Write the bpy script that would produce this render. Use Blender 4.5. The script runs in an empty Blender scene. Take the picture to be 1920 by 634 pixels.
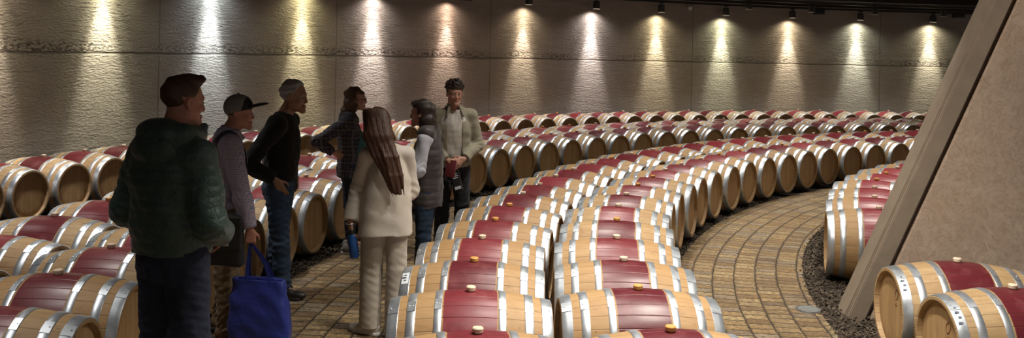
import bpy, bmesh, math, random
import numpy as np
from mathutils import Vector, Matrix
PI = math.pi
random.seed(7)
RNG = np.random.default_rng(11)
SC = bpy.context.scene
COL = SC.collection

# ------------------------------------------------------------------ place
# The cellar is round: every barrel row, path and wall is an arc about CX, CY.
CX, CY = 13.513, 5.918
CAM_H = 2.119
R_IN, R_B, R_A, R_C, R_D, R_E, R_WALL = 10.35, 12.735, 13.735, 16.25, 17.26, 20.0, 20.85
AXIS_H = 0.365

def pol(r, deg, z=0.0):
    t = math.radians(deg)
    return Vector((CX + r * math.cos(t), CY + r * math.sin(t), z))

# ------------------------------------------------------------------ helpers
def link(o, parent=None):
    COL.objects.link(o)
    if parent is not None:
        o.parent = parent
    return o

def tag(o, label=None, cat=None, group=None, kind=None):
    if label: o['label'] = label
    if cat: o['category'] = cat
    if group: o['group'] = group
    if kind: o['kind'] = kind
    return o

def empty(name, loc=(0, 0, 0), rz=0.0):
    o = bpy.data.objects.new(name, None)
    o.empty_display_size = 0.1
    o.location = loc
    o.rotation_euler = (0, 0, rz)
    return link(o)

def obj(name, bm, mat, parent=None, smooth=True, sharp=None):
    me = bpy.data.meshes.new(name)
    bm.normal_update()
    bm.to_mesh(me)
    bm.free()
    me.materials.append(mat)
    if smooth:
        me.polygons.foreach_set('use_smooth', [True] * len(me.polygons))
        me.set_sharp_from_angle(angle=math.radians(sharp if sharp else 40))
    return link(bpy.data.objects.new(name, me), parent)

def mesh_obj(name, verts, faces, mat, parent=None, smooth=True, sharp=None, uvs=None):
    me = bpy.data.meshes.new(name)
    me.from_pydata([tuple(v) for v in verts], [], faces)
    me.validate()
    me.materials.append(mat)
    if uvs is not None:
        uvl = me.uv_layers.new(name='UVMap')
        li = np.zeros(len(me.loops), dtype=np.int32)
        me.loops.foreach_get('vertex_index', li)
        uvl.data.foreach_set('uv', np.asarray(uvs, dtype=np.float32)[li].ravel())
    if smooth:
        me.polygons.foreach_set('use_smooth', [True] * len(me.polygons))
        me.set_sharp_from_angle(angle=math.radians(sharp if sharp else 40))
    return link(bpy.data.objects.new(name, me), parent)

def add_box(bm, c, s, rot=None, bevel=0.0):
    m = Matrix.Translation(Vector(c))
    if rot is not None:
        m = m @ rot.to_4x4()
    m = m @ Matrix.Diagonal((s[0], s[1], s[2], 1))
    r = bmesh.ops.create_cube(bm, size=1.0, matrix=m)
    if bevel:
        es = list({e for v in r['verts'] for e in v.link_edges})
        bmesh.ops.bevel(bm, geom=es, offset=bevel, segments=2, affect='EDGES', profile=0.5)
    return r

def lathe(bm, prof, seg=32, axis='x', close=False):
    """prof: list of (t along axis, radius)"""
    rings = []
    for t, r in prof:
        ring = []
        for i in range(seg):
            a = 2 * PI * i / seg
            c, s = r * math.cos(a), r * math.sin(a)
            ring.append(bm.verts.new((t, c, s) if axis == 'x' else (c, s, t)))
        rings.append(ring)
    n = len(rings)
    for k in range(n if close else n - 1):
        a, b = rings[k], rings[(k + 1) % n]
        for i in range(seg):
            j = (i + 1) % seg
            bm.faces.new((a[i], a[j], b[j], b[i]))
    return rings

def cap(bm, ring):
    try: bm.faces.new(ring)
    except ValueError: pass

def tube(bm, pts, r, seg=8, closed_ends=True):
    pts = [Vector(p) for p in pts]
    rr = r if isinstance(r, (list, tuple)) else [r] * len(pts)
    rings = []
    up = Vector((0, 0, 1))
    for i, p in enumerate(pts):
        d = (pts[min(i + 1, len(pts) - 1)] - pts[max(i - 1, 0)]).normalized()
        n = d.cross(up)
        if n.length < 1e-3: n = d.cross(Vector((1, 0, 0)))
        n.normalize(); b = d.cross(n).normalized()
        rings.append([bm.verts.new(p + n * (rr[i] * math.cos(2 * PI * k / seg)) + b * (rr[i] * math.sin(2 * PI * k / seg))) for k in range(seg)])
    for a, b in zip(rings, rings[1:]):
        for k in range(seg):
            j = (k + 1) % seg
            bm.faces.new((a[k], a[j], b[j], b[k]))
    if closed_ends:
        cap(bm, rings[0][::-1]); cap(bm, rings[-1])

# ------------------------------------------------------------------ node helpers
class N:
    """tiny node-graph writer"""
    def __init__(self, name):
        self.m = bpy.data.materials.new(name)
        self.m.use_nodes = True
        self.t = self.m.node_tree
        self.t.nodes.clear()
        self.out = self.t.nodes.new('ShaderNodeOutputMaterial')
        self.b = self.t.nodes.new('ShaderNodeBsdfPrincipled')
        self.t.links.new(self.b.outputs[0], self.out.inputs[0])
    def n(self, typ, **kw):
        nd = self.t.nodes.new(typ)
        for k, v in kw.items(): setattr(nd, k, v)
        return nd
    def set(self, sock, v):
        if isinstance(v, bpy.types.NodeSocket): self.t.links.new(v, sock)
        elif v is not None:
            if hasattr(sock, 'default_value'):
                try: sock.default_value = v
                except TypeError: sock.default_value = (v[0], v[1], v[2], 1)
                except ValueError: sock.default_value = (v[0], v[1], v[2], 1)
    def math(self, op, a, b=None, c=None, clamp=False):
        nd = self.n('ShaderNodeMath', operation=op, use_clamp=clamp)
        self.set(nd.inputs[0], a)
        if b is not None: self.set(nd.inputs[1], b)
        if c is not None: self.set(nd.inputs[2], c)
        return nd.outputs[0]
    def coord(self, kind='Object'):
        return self.n('ShaderNodeTexCoord').outputs[kind]
    def sep(self, v):
        nd = self.n('ShaderNodeSeparateXYZ'); self.set(nd.inputs[0], v); return nd.outputs
    def comb(self, x, y, z):
        nd = self.n('ShaderNodeCombineXYZ')
        for i, v in enumerate((x, y, z)): self.set(nd.inputs[i], v)
        return nd.outputs[0]
    def vmath(self, op, a, b):
        nd = self.n('ShaderNodeVectorMath', operation=op); self.set(nd.inputs[0], a)
        if op == 'SCALE': self.set(nd.inputs[3], b)
        else: self.set(nd.inputs[1], b)
        return nd.outputs[0]
    def noise(self, vec, scale, detail=4, rough=0.55, dist=0.0, color=False):
        nd = self.n('ShaderNodeTexNoise')
        self.set(nd.inputs['Vector'], vec); nd.inputs['Scale'].default_value = scale
        nd.inputs['Detail'].default_value = detail; nd.inputs['Roughness'].default_value = rough
        nd.inputs['Distortion'].default_value = dist
        return nd.outputs['Color' if color else 'Fac']
    def white(self, w):
        nd = self.n('ShaderNodeTexWhiteNoise', noise_dimensions='1D'); self.set(nd.inputs['W'], w); return nd.outputs['Value']
    def ramp(self, f, stops, interp='LINEAR'):
        nd = self.n('ShaderNodeValToRGB'); self.set(nd.inputs[0], f)
        cr = nd.color_ramp; cr.interpolation = interp
        while len(cr.elements) > len(stops): cr.elements.remove(cr.elements[-1])
        while len(cr.elements) < len(stops): cr.elements.new(0.5)
        for e, (p, c) in zip(cr.elements, stops):
            e.position = p; e.color = (c, c, c, 1) if isinstance(c, (int, float)) else (c[0], c[1], c[2], 1)
        return nd.outputs[0]
    def mix(self, f, a, b, mode='MIX'):
        nd = self.n('ShaderNodeMix', data_type='RGBA', blend_type=mode)
        self.set(nd.inputs[0], f)
        for s, v in ((nd.inputs[6], a), (nd.inputs[7], b)):
            if isinstance(v, (tuple, list)): s.default_value = (v[0], v[1], v[2], 1)
            elif isinstance(v, (int, float)): s.default_value = (v, v, v, 1)
            else: self.t.links.new(v, s)
        return nd.outputs[2]
    def maprange(self, v, a, b, c=0.0, d=1.0, smooth=True):
        nd = self.n('ShaderNodeMapRange', interpolation_type='SMOOTHSTEP' if smooth else 'LINEAR')
        for i, x in enumerate((v, a, b, c, d)): self.set(nd.inputs[i], x)
        return nd.outputs[0]
    def attr(self, name):
        nd = self.n('ShaderNodeAttribute', attribute_type='OBJECT', attribute_name=name); return nd.outputs['Fac']
    def rand(self):
        return self.n('ShaderNodeObjectInfo').outputs['Random']
    def bump(self, h, strength=0.5, dist=0.01, normal=None):
        nd = self.n('ShaderNodeBump'); nd.inputs['Strength'].default_value = strength; nd.inputs['Distance'].default_value = dist
        self.set(nd.inputs['Height'], h)
        if normal is not None: self.set(nd.inputs['Normal'], normal)
        return nd.outputs[0]
    def fin(self, color=None, rough=None, metal=None, normal=None, **kw):
        if color is not None: self.set(self.b.inputs['Base Color'], color)
        if rough is not None: self.set(self.b.inputs['Roughness'], rough)
        if metal is not None: self.set(self.b.inputs['Metallic'], metal)
        if normal is not None: self.set(self.b.inputs['Normal'], normal)
        for k, v in kw.items(): self.set(self.b.inputs[k.replace('_', ' ')], v)
        return self.m

def plain(name, col, rough=0.6, metal=0.0, var=0.12, scale=30, bump=0.0, bdist=0.004, **kw):
    g = N(name); co = g.coord()
    f = g.noise(co, scale, 5)
    c = g.mix(f, tuple(x * (1 - var) for x in col), tuple(min(1, x * (1 + var)) for x in col))
    nm = g.bump(g.noise(co, scale * 2, 6), bump, bdist) if bump else None
    return g.fin(c, rough, metal, nm, **kw)

# ------------------------------------------------------------------ materials: the cellar
def mat_barrel_body():
    g = N('oak_staves'); co = g.coord(); x, y, z = g.sep(co)
    rnd = g.rand()
    ang = g.math('ARCTAN2', y, z)
    u = g.math('MULTIPLY', g.math('ADD', ang, PI), 26 / (2 * PI))
    idx = g.math('FLOOR', u); fr = g.math('FRACT', u)
    edge = g.math('MINIMUM', fr, g.math('SUBTRACT', 1.0, fr))
    seam = g.maprange(edge, 0.0, 0.055, 1.0, 0.0)
    tone = g.white(g.math('ADD', idx, g.math('MULTIPLY', rnd, 977.0)))
    vec = g.comb(g.math('ADD', g.math('MULTIPLY', x, 3.0), g.math('MULTIPLY', rnd, 37.0)),
                 g.math('MULTIPLY', u, 1.2), g.math('MULTIPLY', idx, 3.1))
    grain = g.noise(vec, 3.0, 7, 0.62, 0.3)
    wood = g.mix(g.attr('wood_tone'), (0.39, 0.22, 0.078), (0.55, 0.40, 0.215))
    wood = g.mix(g.math('MULTIPLY', tone, 0.55), wood, g.mix(0.6, wood, (0.30, 0.15, 0.05)))
    wood = g.mix(g.ramp(grain, [(0.3, 0.0), (0.75, 0.55)]), wood, (0.26, 0.13, 0.05))
    blot = g.noise(g.vmath('ADD', co, g.comb(g.math('MULTIPLY', rnd, 19.0), 0.0, 0.0)), 9.0, 4)
    wood = g.mix(g.ramp(blot, [(0.60, 0.0), (0.78, 0.6)]), wood, (0.22, 0.11, 0.045))
    speck = g.noise(g.vmath('ADD', co, g.comb(g.math('MULTIPLY', rnd, 31.0), 0.0, 0.0)), 38.0, 2)
    wood = g.mix(g.ramp(speck, [(0.70, 0.0), (0.76, 0.75)]), wood, (0.10, 0.05, 0.02))
    # wine-stained middle
    wine = g.mix(g.attr('wine_tone'), (0.105, 0.012, 0.018), (0.33, 0.045, 0.055))
    wine = g.mix(g.ramp(grain, [(0.35, 0.0), (0.8, 0.5)]), wine, (0.07, 0.012, 0.018))
    wine = g.mix(g.ramp(blot, [(0.52, 0.0), (0.8, 0.45)]), wine, (0.30, 0.10, 0.10))
    wob = g.math('MULTIPLY', g.math('SUBTRACT', tone, 0.5), 0.006)
    band = g.maprange(g.math('ADD', g.math('ABSOLUTE', x), wob), 0.150, 0.158, 1.0, 0.0)
    c = g.mix(band, wood, wine)
    c = g.mix(g.math('MULTIPLY', seam, 0.34), c, (0.07, 0.035, 0.018))
    h = g.math('SUBTRACT', g.math('MULTIPLY', grain, 0.25), seam)
    rough = g.mix(band, (0.62, 0.62, 0.62), (0.36, 0.36, 0.36))
    return g.fin(c, rough, 0.0, g.bump(h, 0.5, 0.004))

def mat_head():
    g = N('oak_head'); co = g.coord(); x, y, z = g.sep(co); rnd = g.rand()
    u = g.math('MULTIPLY', g.math('ADD', y, 0.4), 1 / 0.068)
    idx = g.math('FLOOR', u); fr = g.math('FRACT', u)
    edge = g.math('MINIMUM', fr, g.math('SUBTRACT', 1.0, fr))
    seam = g.maprange(edge, 0.0, 0.04, 1.0, 0.0)
    tone = g.white(g.math('ADD', idx, g.math('MULTIPLY', rnd, 533.0)))
    vec = g.comb(g.math('MULTIPLY', u, 2.0), g.math('ADD', g.math('MULTIPLY', z, 2.5), g.math('MULTIPLY', rnd, 23.0)), g.math('MULTIPLY', idx, 2.3))
    grain = g.noise(vec, 3.0, 6, 0.6, 0.2)
    c = g.mix(tone, (0.44, 0.265, 0.115), (0.56, 0.36, 0.17))
    c = g.mix(g.ramp(grain, [(0.35, 0.0), (0.8, 0.5)]), c, (0.20, 0.11, 0.05))
    c = g.mix(g.math('MULTIPLY', seam, 0.6), c, (0.06, 0.03, 0.015))
    return g.fin(c, 0.6, 0.0, g.bump(g.math('SUBTRACT', g.math('MULTIPLY', grain, 0.2), seam), 0.35, 0.003))

def mat_hoop():
    g = N('galvanised_hoop'); co = g.coord(); rnd = g.rand()
    v = g.vmath('ADD', co, g.comb(g.math('MULTIPLY', rnd, 11.0), 0.0, 0.0))
    f = g.noise(v, 14.0, 5, 0.6); f2 = g.noise(v, 70.0, 3)
    c = g.mix(f, (0.42, 0.46, 0.52), (0.74, 0.78, 0.82))
    c = g.mix(g.ramp(f2, [(0.62, 0.0), (0.8, 0.5)]), c, (0.30, 0.30, 0.31))
    return g.fin(c, g.mix(f, (0.30,) * 3, (0.48,) * 3), 0.82, g.bump(f2, 0.12, 0.002))

def mat_wall():
    g = N('rough_concrete_wall'); uv = g.coord('UV'); u, v, _ = g.sep(uv)
    # u = metres along the wall, v = metres up
    st = g.comb(g.math('MULTIPLY', u, 14.0), g.math('MULTIPLY', v, 34.0), 0.0)
    strat = g.noise(st, 1.0, 5, 0.6, 0.2)
    st2 = g.comb(g.math('MULTIPLY', u, 2.2), g.math('MULTIPLY', v, 9.0), 4.0)
    strat2 = g.noise(st2, 1.0, 5, 0.6, 0.2)
    gran = g.noise(g.comb(g.math('MULTIPLY', u, 26.0), g.math('MULTIPLY', v, 60.0), 0.0), 1.0, 4, 0.7)
    big = g.noise(g.comb(u, g.math('MULTIPLY', v, 0.35), 9.0), 0.8, 3)
    c = g.mix(strat2, (0.34, 0.30, 0.26), (0.47, 0.425, 0.375))
    c = g.mix(g.math('MULTIPLY', big, 0.6), c, (0.27, 0.235, 0.205))
    c = g.mix(g.ramp(gran, [(0.25, 0.35), (0.5, 0.0)]), c, (0.15, 0.125, 0.10))
    # cold joint between the two pours: a thin dark ragged line, honeycombed in places above
    wob = g.math('MULTIPLY', g.math('SUBTRACT', g.noise(g.comb(u, 0.0, 2.0), 2.2, 4), 0.5), 0.05)
    dv = g.math('SUBTRACT', g.math('ADD', v, wob), 1.99)
    line = g.maprange(g.math('ABSOLUTE', dv), 0.006, 0.030, 1.0, 0.0)
    hc_mask = g.ramp(g.noise(g.comb(u, 0.0, 6.0), 0.42, 3), [(0.38, 0.0), (0.56, 1.0)])
    hc_band = g.maprange(g.math('ABSOLUTE', g.math('SUBTRACT', dv, 0.06)), 0.03, 0.15, 1.0, 0.0)
    pits = g.ramp(g.noise(g.comb(g.math('MULTIPLY', u, 13.0), g.math('MULTIPLY', v, 22.0), 3.0), 1.0, 3), [(0.46, 0.0), (0.58, 1.0)])
    honey = g.math('MULTIPLY', g.math('MULTIPLY', hc_mask, hc_band), pits)
    dark = g.math('MAXIMUM', g.math('MULTIPLY', line, 0.8), g.math('MULTIPLY', honey, 0.85))
    # upright shutter seams every few metres
    vs = None
    for deg in (168.3, 156.2, 144.6, 132.3, 114.3, 97.6):
        one = g.maprange(g.math('ABSOLUTE', g.math('SUBTRACT', u, math.radians(deg) * R_WALL)), 0.006, 0.022, 1.0, 0.0)
        vs = one if vs is None else g.math('MAXIMUM', vs, one)
    dark = g.math('MAXIMUM', dark, g.math('MULTIPLY', vs, 0.45))
    c = g.mix(dark, c, (0.075, 0.06, 0.045))
    lower = g.maprange(dv, -0.012, 0.012, 1.0, 0.0)
    h = g.math('ADD', g.math('MULTIPLY', strat, 1.0), g.math('ADD', g.math('MULTIPLY', strat2, 0.8), g.math('MULTIPLY', gran, 0.18)))
    h = g.math('SUBTRACT', h, g.math('MULTIPLY', dark, 0.9))
    h = g.math('ADD', h, g.math('MULTIPLY', lower, 0.35))
    return g.fin(c, 0.88, 0.0, g.bump(h, 0.8, 0.028), Specular_IOR_Level=0.25)

def mat_paving():
    g = N('tumbled_brick_paving'); uv = g.coord('UV'); u, v, _ = g.sep(uv)
    w = g.noise(uv, 7.0, 3, 0.6, 0.0, True)
    off = g.vmath('MULTIPLY', g.vmath('SUBTRACT', w, (0.5, 0.5, 0.5)), (0.060, 0.022, 0.0))
    w2 = g.noise(uv, 30.0, 3, 0.6, 0.0, True)
    off2 = g.vmath('SCALE', g.vmath('SUBTRACT', w2, (0.5, 0.5, 0.5)), 0.026)
    vec = g.vmath('ADD', g.vmath('ADD', uv, off), off2)
    def brick(ms, smooth):
        br = g.n('ShaderNodeTexBrick'); br.offset = 0.5; br.squash = 1.0
        g.set(br.inputs['Vector'], vec)
        br.inputs['Color1'].default_value = (0, 0, 0, 1); br.inputs['Color2'].default_value = (1, 1, 1, 1); br.inputs['Mortar'].default_value = (0.5, 0.5, 0.5, 1)
        br.inputs['Scale'].default_value = 1.0
        br.inputs['Mortar Size'].default_value = ms; br.inputs['Mortar Smooth'].default_value = smooth
        br.inputs['Brick Width'].default_value = 0.128; br.inputs['Row Height'].default_value = 0.198
        return br
    br = brick(0.0075, 0.5); soft = brick(0.026, 1.0)
    t = br.outputs['Color']; mort = br.outputs['Fac']; edge = soft.outputs['Fac']
    c = g.ramp(t, [(0.0, (0.22, 0.135, 0.055)), (0.25, (0.37, 0.245, 0.105)), (0.5, (0.47, 0.345, 0.17)), (0.7, (0.28, 0.17, 0.07)), (0.86, (0.38, 0.315, 0.22)), (1.0, (0.16, 0.10, 0.055))])
    n1 = g.noise(uv, 2.6, 5); n2 = g.noise(uv, 30.0, 6, 0.7); n3 = g.noise(g.comb(g.math('MULTIPLY', u, 26.0), g.math('MULTIPLY', v, 7.0), 2.0), 1.0, 4, .6)
    c = g.mix(g.ramp(n1, [(0.38, 0.0), (0.75, 0.6)]), c, (0.155, 0.11, 0.07))
    c = g.mix(g.ramp(n2, [(0.38, 0.8), (0.60, 0.0)]), c, (0.085, 0.052, 0.028))
    c = g.mix(g.ramp(n3, [(0.55, 0.0), (0.75, 0.5)]), c, (0.46, 0.36, 0.22))
    c = g.mix(g.math('MULTIPLY', edge, 0.22), c, (0.09, 0.06, 0.035))
    c = g.mix(mort, c, (0.045, 0.032, 0.022))
    h = g.math('ADD', g.math('MULTIPLY', n2, 0.5), g.math('ADD', g.math('MULTIPLY', n3, 0.6), g.math('MULTIPLY', t, 0.6)))
    h = g.math('SUBTRACT', h, g.math('ADD', g.math('MULTIPLY', mort, 1.0), g.math('MULTIPLY', edge, 0.7)))
    return g.fin(c, g.mix(n2, (0.40,) * 3, (0.72,) * 3), 0.0, g.bump(h, 0.75, 0.018))

def mat_soil():
    g = N('dark_bark_bed'); co = g.coord()
    f = g.noise(co, 18.0, 6, 0.7); f2 = g.noise(co, 60.0, 3)
    c = g.mix(f, (0.018, 0.012, 0.008), (0.06, 0.04, 0.025))
    return g.fin(c, 0.9, 0.0, g.bump(g.math('ADD', f, f2), 0.8, 0.03))

def mat_buttress():
    g = N('tinted_render'); co = g.coord()
    a = g.noise(co, 1.6, 5, 0.6, 1.6); b = g.noise(co, 5.5, 6, 0.7, 2.2)
    vein = g.maprange(g.math('ABSOLUTE', g.math('SUBTRACT', b, 0.5)), 0.0, 0.035, 1.0, 0.0)
    c = g.mix(a, (0.36, 0.265, 0.195), (0.50, 0.39, 0.30))
    c = g.mix(g.math('MULTIPLY', vein, 0.5), c, (0.24, 0.155, 0.105))
    c = g.mix(g.ramp(g.noise(co, 9.0, 5, .65, 1.0), [(0.5, 0.0), (0.72, 0.5)]), c, (0.56, 0.45, 0.355))
    c = g.mix(g.ramp(g.noise(co, 2.6, 3), [(0.55, 0.0), (0.75, 0.35)]), c, (0.36, 0.23, 0.12))
    h = g.noise(co, 26.0, 5)
    return g.fin(c, 0.62, 0.0, g.bump(h, 0.15, 0.004))

def mat_bark():
    g = N('bark_chip'); co = g.coord(); f = g.noise(co, 22.0, 4)
    c = g.mix(g.ramp(f, [(0.35, 0.0), (0.7, 1.0)]), (0.022, 0.014, 0.009), (0.17, 0.125, 0.085))
    return g.fin(c, 0.85)

M = {}
M['body'] = mat_barrel_body(); M['head'] = mat_head(); M['hoop'] = mat_hoop()
M['wall'] = mat_wall(); M['paving'] = mat_paving(); M['soil'] = mat_soil(); M['buttress'] = mat_buttress(); M['bark'] = mat_bark()
M['bung'] = plain('silicone_bung', (0.74, 0.60, 0.44), 0.5, scale=40)
M['bung_amber'] = plain('amber_silicone_bung', (0.70, 0.36, 0.10), 0.45, scale=40)
M['black_metal'] = plain('black_painted_metal', (0.012, 0.012, 0.013), 0.45, 0.0)
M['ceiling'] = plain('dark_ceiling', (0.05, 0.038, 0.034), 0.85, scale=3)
M['ring_white'] = plain('pale_lamp_rim', (0.62, 0.60, 0.56), 0.35)
M['white_plastic'] = plain('white_plastic', (0.55, 0.53, 0.50), 0.5)
M['steel'] = plain('brushed_steel', (0.62, 0.64, 0.66), 0.32, 0.9)
M['print'] = plain('burnt_brand', (0.20, 0.10, 0.045), 0.7)
M['ink_blue'] = plain('blue_grey_ink', (.16, .19, .26), .6)
M['ink'] = plain('black_ink', (0.05, 0.05, 0.06), 0.6)
M['sticker'] = plain('paper_tag', (0.74, 0.78, 0.83), 0.55)
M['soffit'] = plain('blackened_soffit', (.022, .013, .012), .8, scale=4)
def emit(name, col, s):
    g = N(name); g.fin((0, 0, 0), 0.4)
    g.set(g.b.inputs['Emission Color'], (*col, 1)); g.set(g.b.inputs['Emission Strength'], s); return g.m

# ------------------------------------------------------------------ shell
def arc_strip(name, prof, a0, a1, mat, step=0.5, kind='structure', uv=None, smooth=True):
    """prof: list of (r, z, vcoord); swept from a0 to a1 degrees"""
    n = int(abs(a1 - a0) / step) + 1
    V, F, U = [], [], []
    for i in range(n + 1):
        d = a0 + (a1 - a0) * i / n
        for r, z, vv in prof:
            V.append(pol(r, d, z)); U.append((math.radians(d) * (uv or r), vv))
    k = len(prof)
    for i in range(n):
        for j in range(k - 1):
            a = i * k + j
            F.append((a, a + k, a + k + 1, a + 1))
    o = mesh_obj(name, V, F, mat, smooth=smooth, uvs=U, sharp=35)
    if kind: o['kind'] = kind
    return o

WTOP = 4.35
arc_strip('wall_outer', [(R_WALL, -0.1, -0.1), (R_WALL, 1.99, 1.99), (R_WALL, WTOP, WTOP), (R_WALL + 0.4, WTOP, WTOP), (R_WALL + 0.4, -0.1, 0), (R_WALL, -0.1, -0.1)][::-1],
          70, 205, M['wall'], 0.5, uv=R_WALL)
# bare ground under everything
arc_strip('floor', [(6.0, 0, 0), (R_WALL + 0.2, 0, 0), (R_WALL + 0.2, -0.12, 0), (6.0, -0.12, 0), (6.0, 0, 0)], 70, 215, M['soil'], 1.0)
P_IN, P_OUT = 11.03, 12.22
Q_IN, Q_OUT = 14.30, 15.66
def paving(name, r0, r1):
    prof = [(r0, 0.0, r0), (r0, 0.028, r0), (r1, 0.028, r1), (r1, 0.0, r1)]
    return arc_strip(name, prof, 72, 213, M['paving'], 0.5, uv=(r0 + r1) / 2)
paving('floor_path_inner', P_IN, P_OUT)
paving('floor_path_aisle', Q_IN, Q_OUT)
arc_strip('ceiling', [(5.0, 4.30, 0), (R_WALL + 0.3, 4.30, 0), (R_WALL + 0.3, 4.45, 0), (5.0, 4.45, 0), (5.0, 4.30, 0)], 70, 215, M['ceiling'], 1.0)

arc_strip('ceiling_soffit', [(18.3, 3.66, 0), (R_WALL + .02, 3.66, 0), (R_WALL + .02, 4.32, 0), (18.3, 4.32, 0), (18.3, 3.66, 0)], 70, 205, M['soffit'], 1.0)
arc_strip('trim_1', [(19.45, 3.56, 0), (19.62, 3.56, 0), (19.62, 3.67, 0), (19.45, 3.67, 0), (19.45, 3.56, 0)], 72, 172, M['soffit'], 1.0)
# the outer edge leans back towards the middle of the room
def build_buttress():
    root = empty('concrete_buttress', pol(10.4, 172.0, 0))
    tag(root, 'leaning brown concrete buttress with a stepped edge at the right of the curved path', 'buttress')
    t = math.radians(172.0)
    rad = Vector((math.cos(t), math.sin(t), 0)); tan = Vector((math.sin(t), -math.cos(t), 0))   # tan: away from the camera
    c0 = Vector((CX, CY, 0))
    def slab(name, prof, t0, t1, bev, hard=30, mat=None):
        bm = bmesh.new(); sides = []
        for tt in (t0, t1):
            sides.append([bm.verts.new(c0 + rad * r + tan * tt + Vector((0, 0, z)) - root.location) for r, z in prof])
        a, b = sides
        bm.faces.new(a); bm.faces.new(b[::-1])
        for i in range(len(prof)):
            j = (i + 1) % len(prof)
            bm.faces.new((a[j], a[i], b[i], b[j]))
        bmesh.ops.recalc_face_normals(bm, faces=bm.faces)
        bmesh.ops.bevel(bm, geom=list(bm.edges), offset=bev, segments=2, affect='EDGES')
        return obj(name, bm, mat or M['buttress'], root, sharp=hard)
    k = 0.4107; ZT = 4.28
    e = lambda off, z: 10.85 - off - k * z
    # proud edge strip, thick as the whole buttress
    strip_mat = M['edge_concrete']
    slab('edge_strip', [(e(0.012, 0), 0), (e(0.012, ZT), ZT), (e(0.155, ZT), ZT), (e(0.155, 0), 0)], 0.0, 0.05, 0.010, mat=strip_mat)
    slab('edge_core', [(e(0, 0), 0), (e(0, ZT), ZT), (e(0.155, ZT), ZT), (e(0.155, 0), 0)], 0.066, 0.34, 0.012, mat=strip_mat)
    slab('reveal', [(e(0.030, 0), 0), (e(0.030, ZT), ZT), (e(0.15, ZT), ZT), (e(0.15, 0), 0)], 0.03, 0.10, 0.004, mat=strip_mat)
    # recessed groove and the big rendered face behind it
    slab('groove', [(e(0.155, 0), 0), (e(0.155, ZT), ZT), (e(0.19, ZT), ZT), (e(0.19, 0), 0)], 0.075, 0.30, 0.004)
    slab('rendered_face', [(e(0.19, 0), 0), (e(0.19, ZT), ZT), (5.6, ZT), (5.6, 0)], 0.012, 0.33, 0.012)
    return root
M['edge_concrete'] = plain('bare_edge_concrete', (.235, .185, .135), .8, var=.25, scale=7, bump=.25, bdist=.006)
build_buttress()

arc_strip('floor_step', [(Q_IN, 0.0, Q_IN), (Q_IN, 0.19, Q_IN), (Q_OUT, 0.19, Q_OUT), (Q_OUT, 0.0, Q_OUT)], 184.5, 213, M['paving'], 0.5, uv=15.0)

# ------------------------------------------------------------------ barrels
BL, RH, RBELLY = 0.475, 0.288, 0.350
def brad(x):                       # outside radius of the staves at x along the axis
    t = abs(x) / BL
    return RBELLY - (RBELLY - RH) * (0.35 * t + 0.65 * t * t) * (0.55 + 0.45 * t) if False else RBELLY - (RBELLY - RH) * t ** 1.9

def barrel_meshes():
    P = {}
    bm = bmesh.new()
    prof = [(-BL + 0.035, RH - 0.030), (-BL, RH - 0.022), (-BL, RH - 0.004)]
    xs = np.linspace(-BL + 0.004, BL - 0.004, 21)
    prof += [(float(x), brad(x)) for x in xs]
    prof += [(BL, RH - 0.004), (BL, RH - 0.022), (BL - 0.035, RH - 0.030)]
    lathe(bm, prof, 48)
    P['body'] = bm
    def hoop(x0, x1, th=0.0035):
        b = bmesh.new()
        xs = np.linspace(x0, x1, 4)
        pr = [(float(x0), brad(x0) - 0.002), (float(x0), brad(x0) + th * 0.6)] + [(float(x), brad(x) + th) for x in np.linspace(x0 + 0.002, x1 - 0.002, 3)] + [(float(x1), brad(x1) + th * 0.6), (float(x1), brad(x1) - 0.002)]
        lathe(b, pr, 48)
        # riveted lap: a second thickness over a few degrees and two rivet heads
        xm = (x0 + x1) / 2
        for k in (-1, 1):
            a = 1.15
            r = brad(xm) + th + 0.001
            m = Matrix.Translation((xm + k * (x1 - x0) * 0.22, r * math.cos(a), r * math.sin(a)))
            bmesh.ops.create_icosphere(b, subdivisions=1, radius=0.0042, matrix=m)
        lap = []
        for a in np.linspace(1.02, 1.28, 5):
            rr = [brad(x0) + th + 0.0022, brad(x1) + th + 0.0022]
            lap.append([b.verts.new((x0 + 0.001, rr[0] * math.cos(a), rr[0] * math.sin(a))), b.verts.new((x1 - 0.001, rr[1] * math.cos(a), rr[1] * math.sin(a)))])
        for p, q in zip(lap, lap[1:]):
            b.faces.new((p[0], q[0], q[1], p[1]))
        return b
    spans = [(0.410, 0.472), (0.312, 0.362), (0.163, 0.205)]
    P['hoops'] = [hoop(a, b) for a, b in spans] + [hoop(-b, -a) for a, b in spans]
    heads = []
    for s in (1, -1):
        b = bmesh.new()
        x = s * (BL - 0.030)
        r = RH - 0.026
        rings = lathe(b, [(x, 0.001), (x, r * 0.35), (x, r * 0.7), (x, r - 0.012), (x - s * 0.008, r + 0.004), (x - s * 0.02, r + 0.006)], 40)
        bmesh.ops.recalc_face_normals(b, faces=b.faces)
        heads.append(b)
    P['heads'] = heads
    b = bmesh.new()
    r0 = RBELLY - 0.006
    rings = lathe(b, [(r0, 0.017), (r0 + 0.010, 0.019), (r0 + 0.012, 0.027), (r0 + 0.030, 0.029), (r0 + 0.035, 0.025), (r0 + 0.036, 0.010), (r0 + 0.036, 0.001)], 20, axis='z')
    bmesh.ops.recalc_face_normals(b, faces=b.faces)
    P['bung'] = b
    return P

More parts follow.
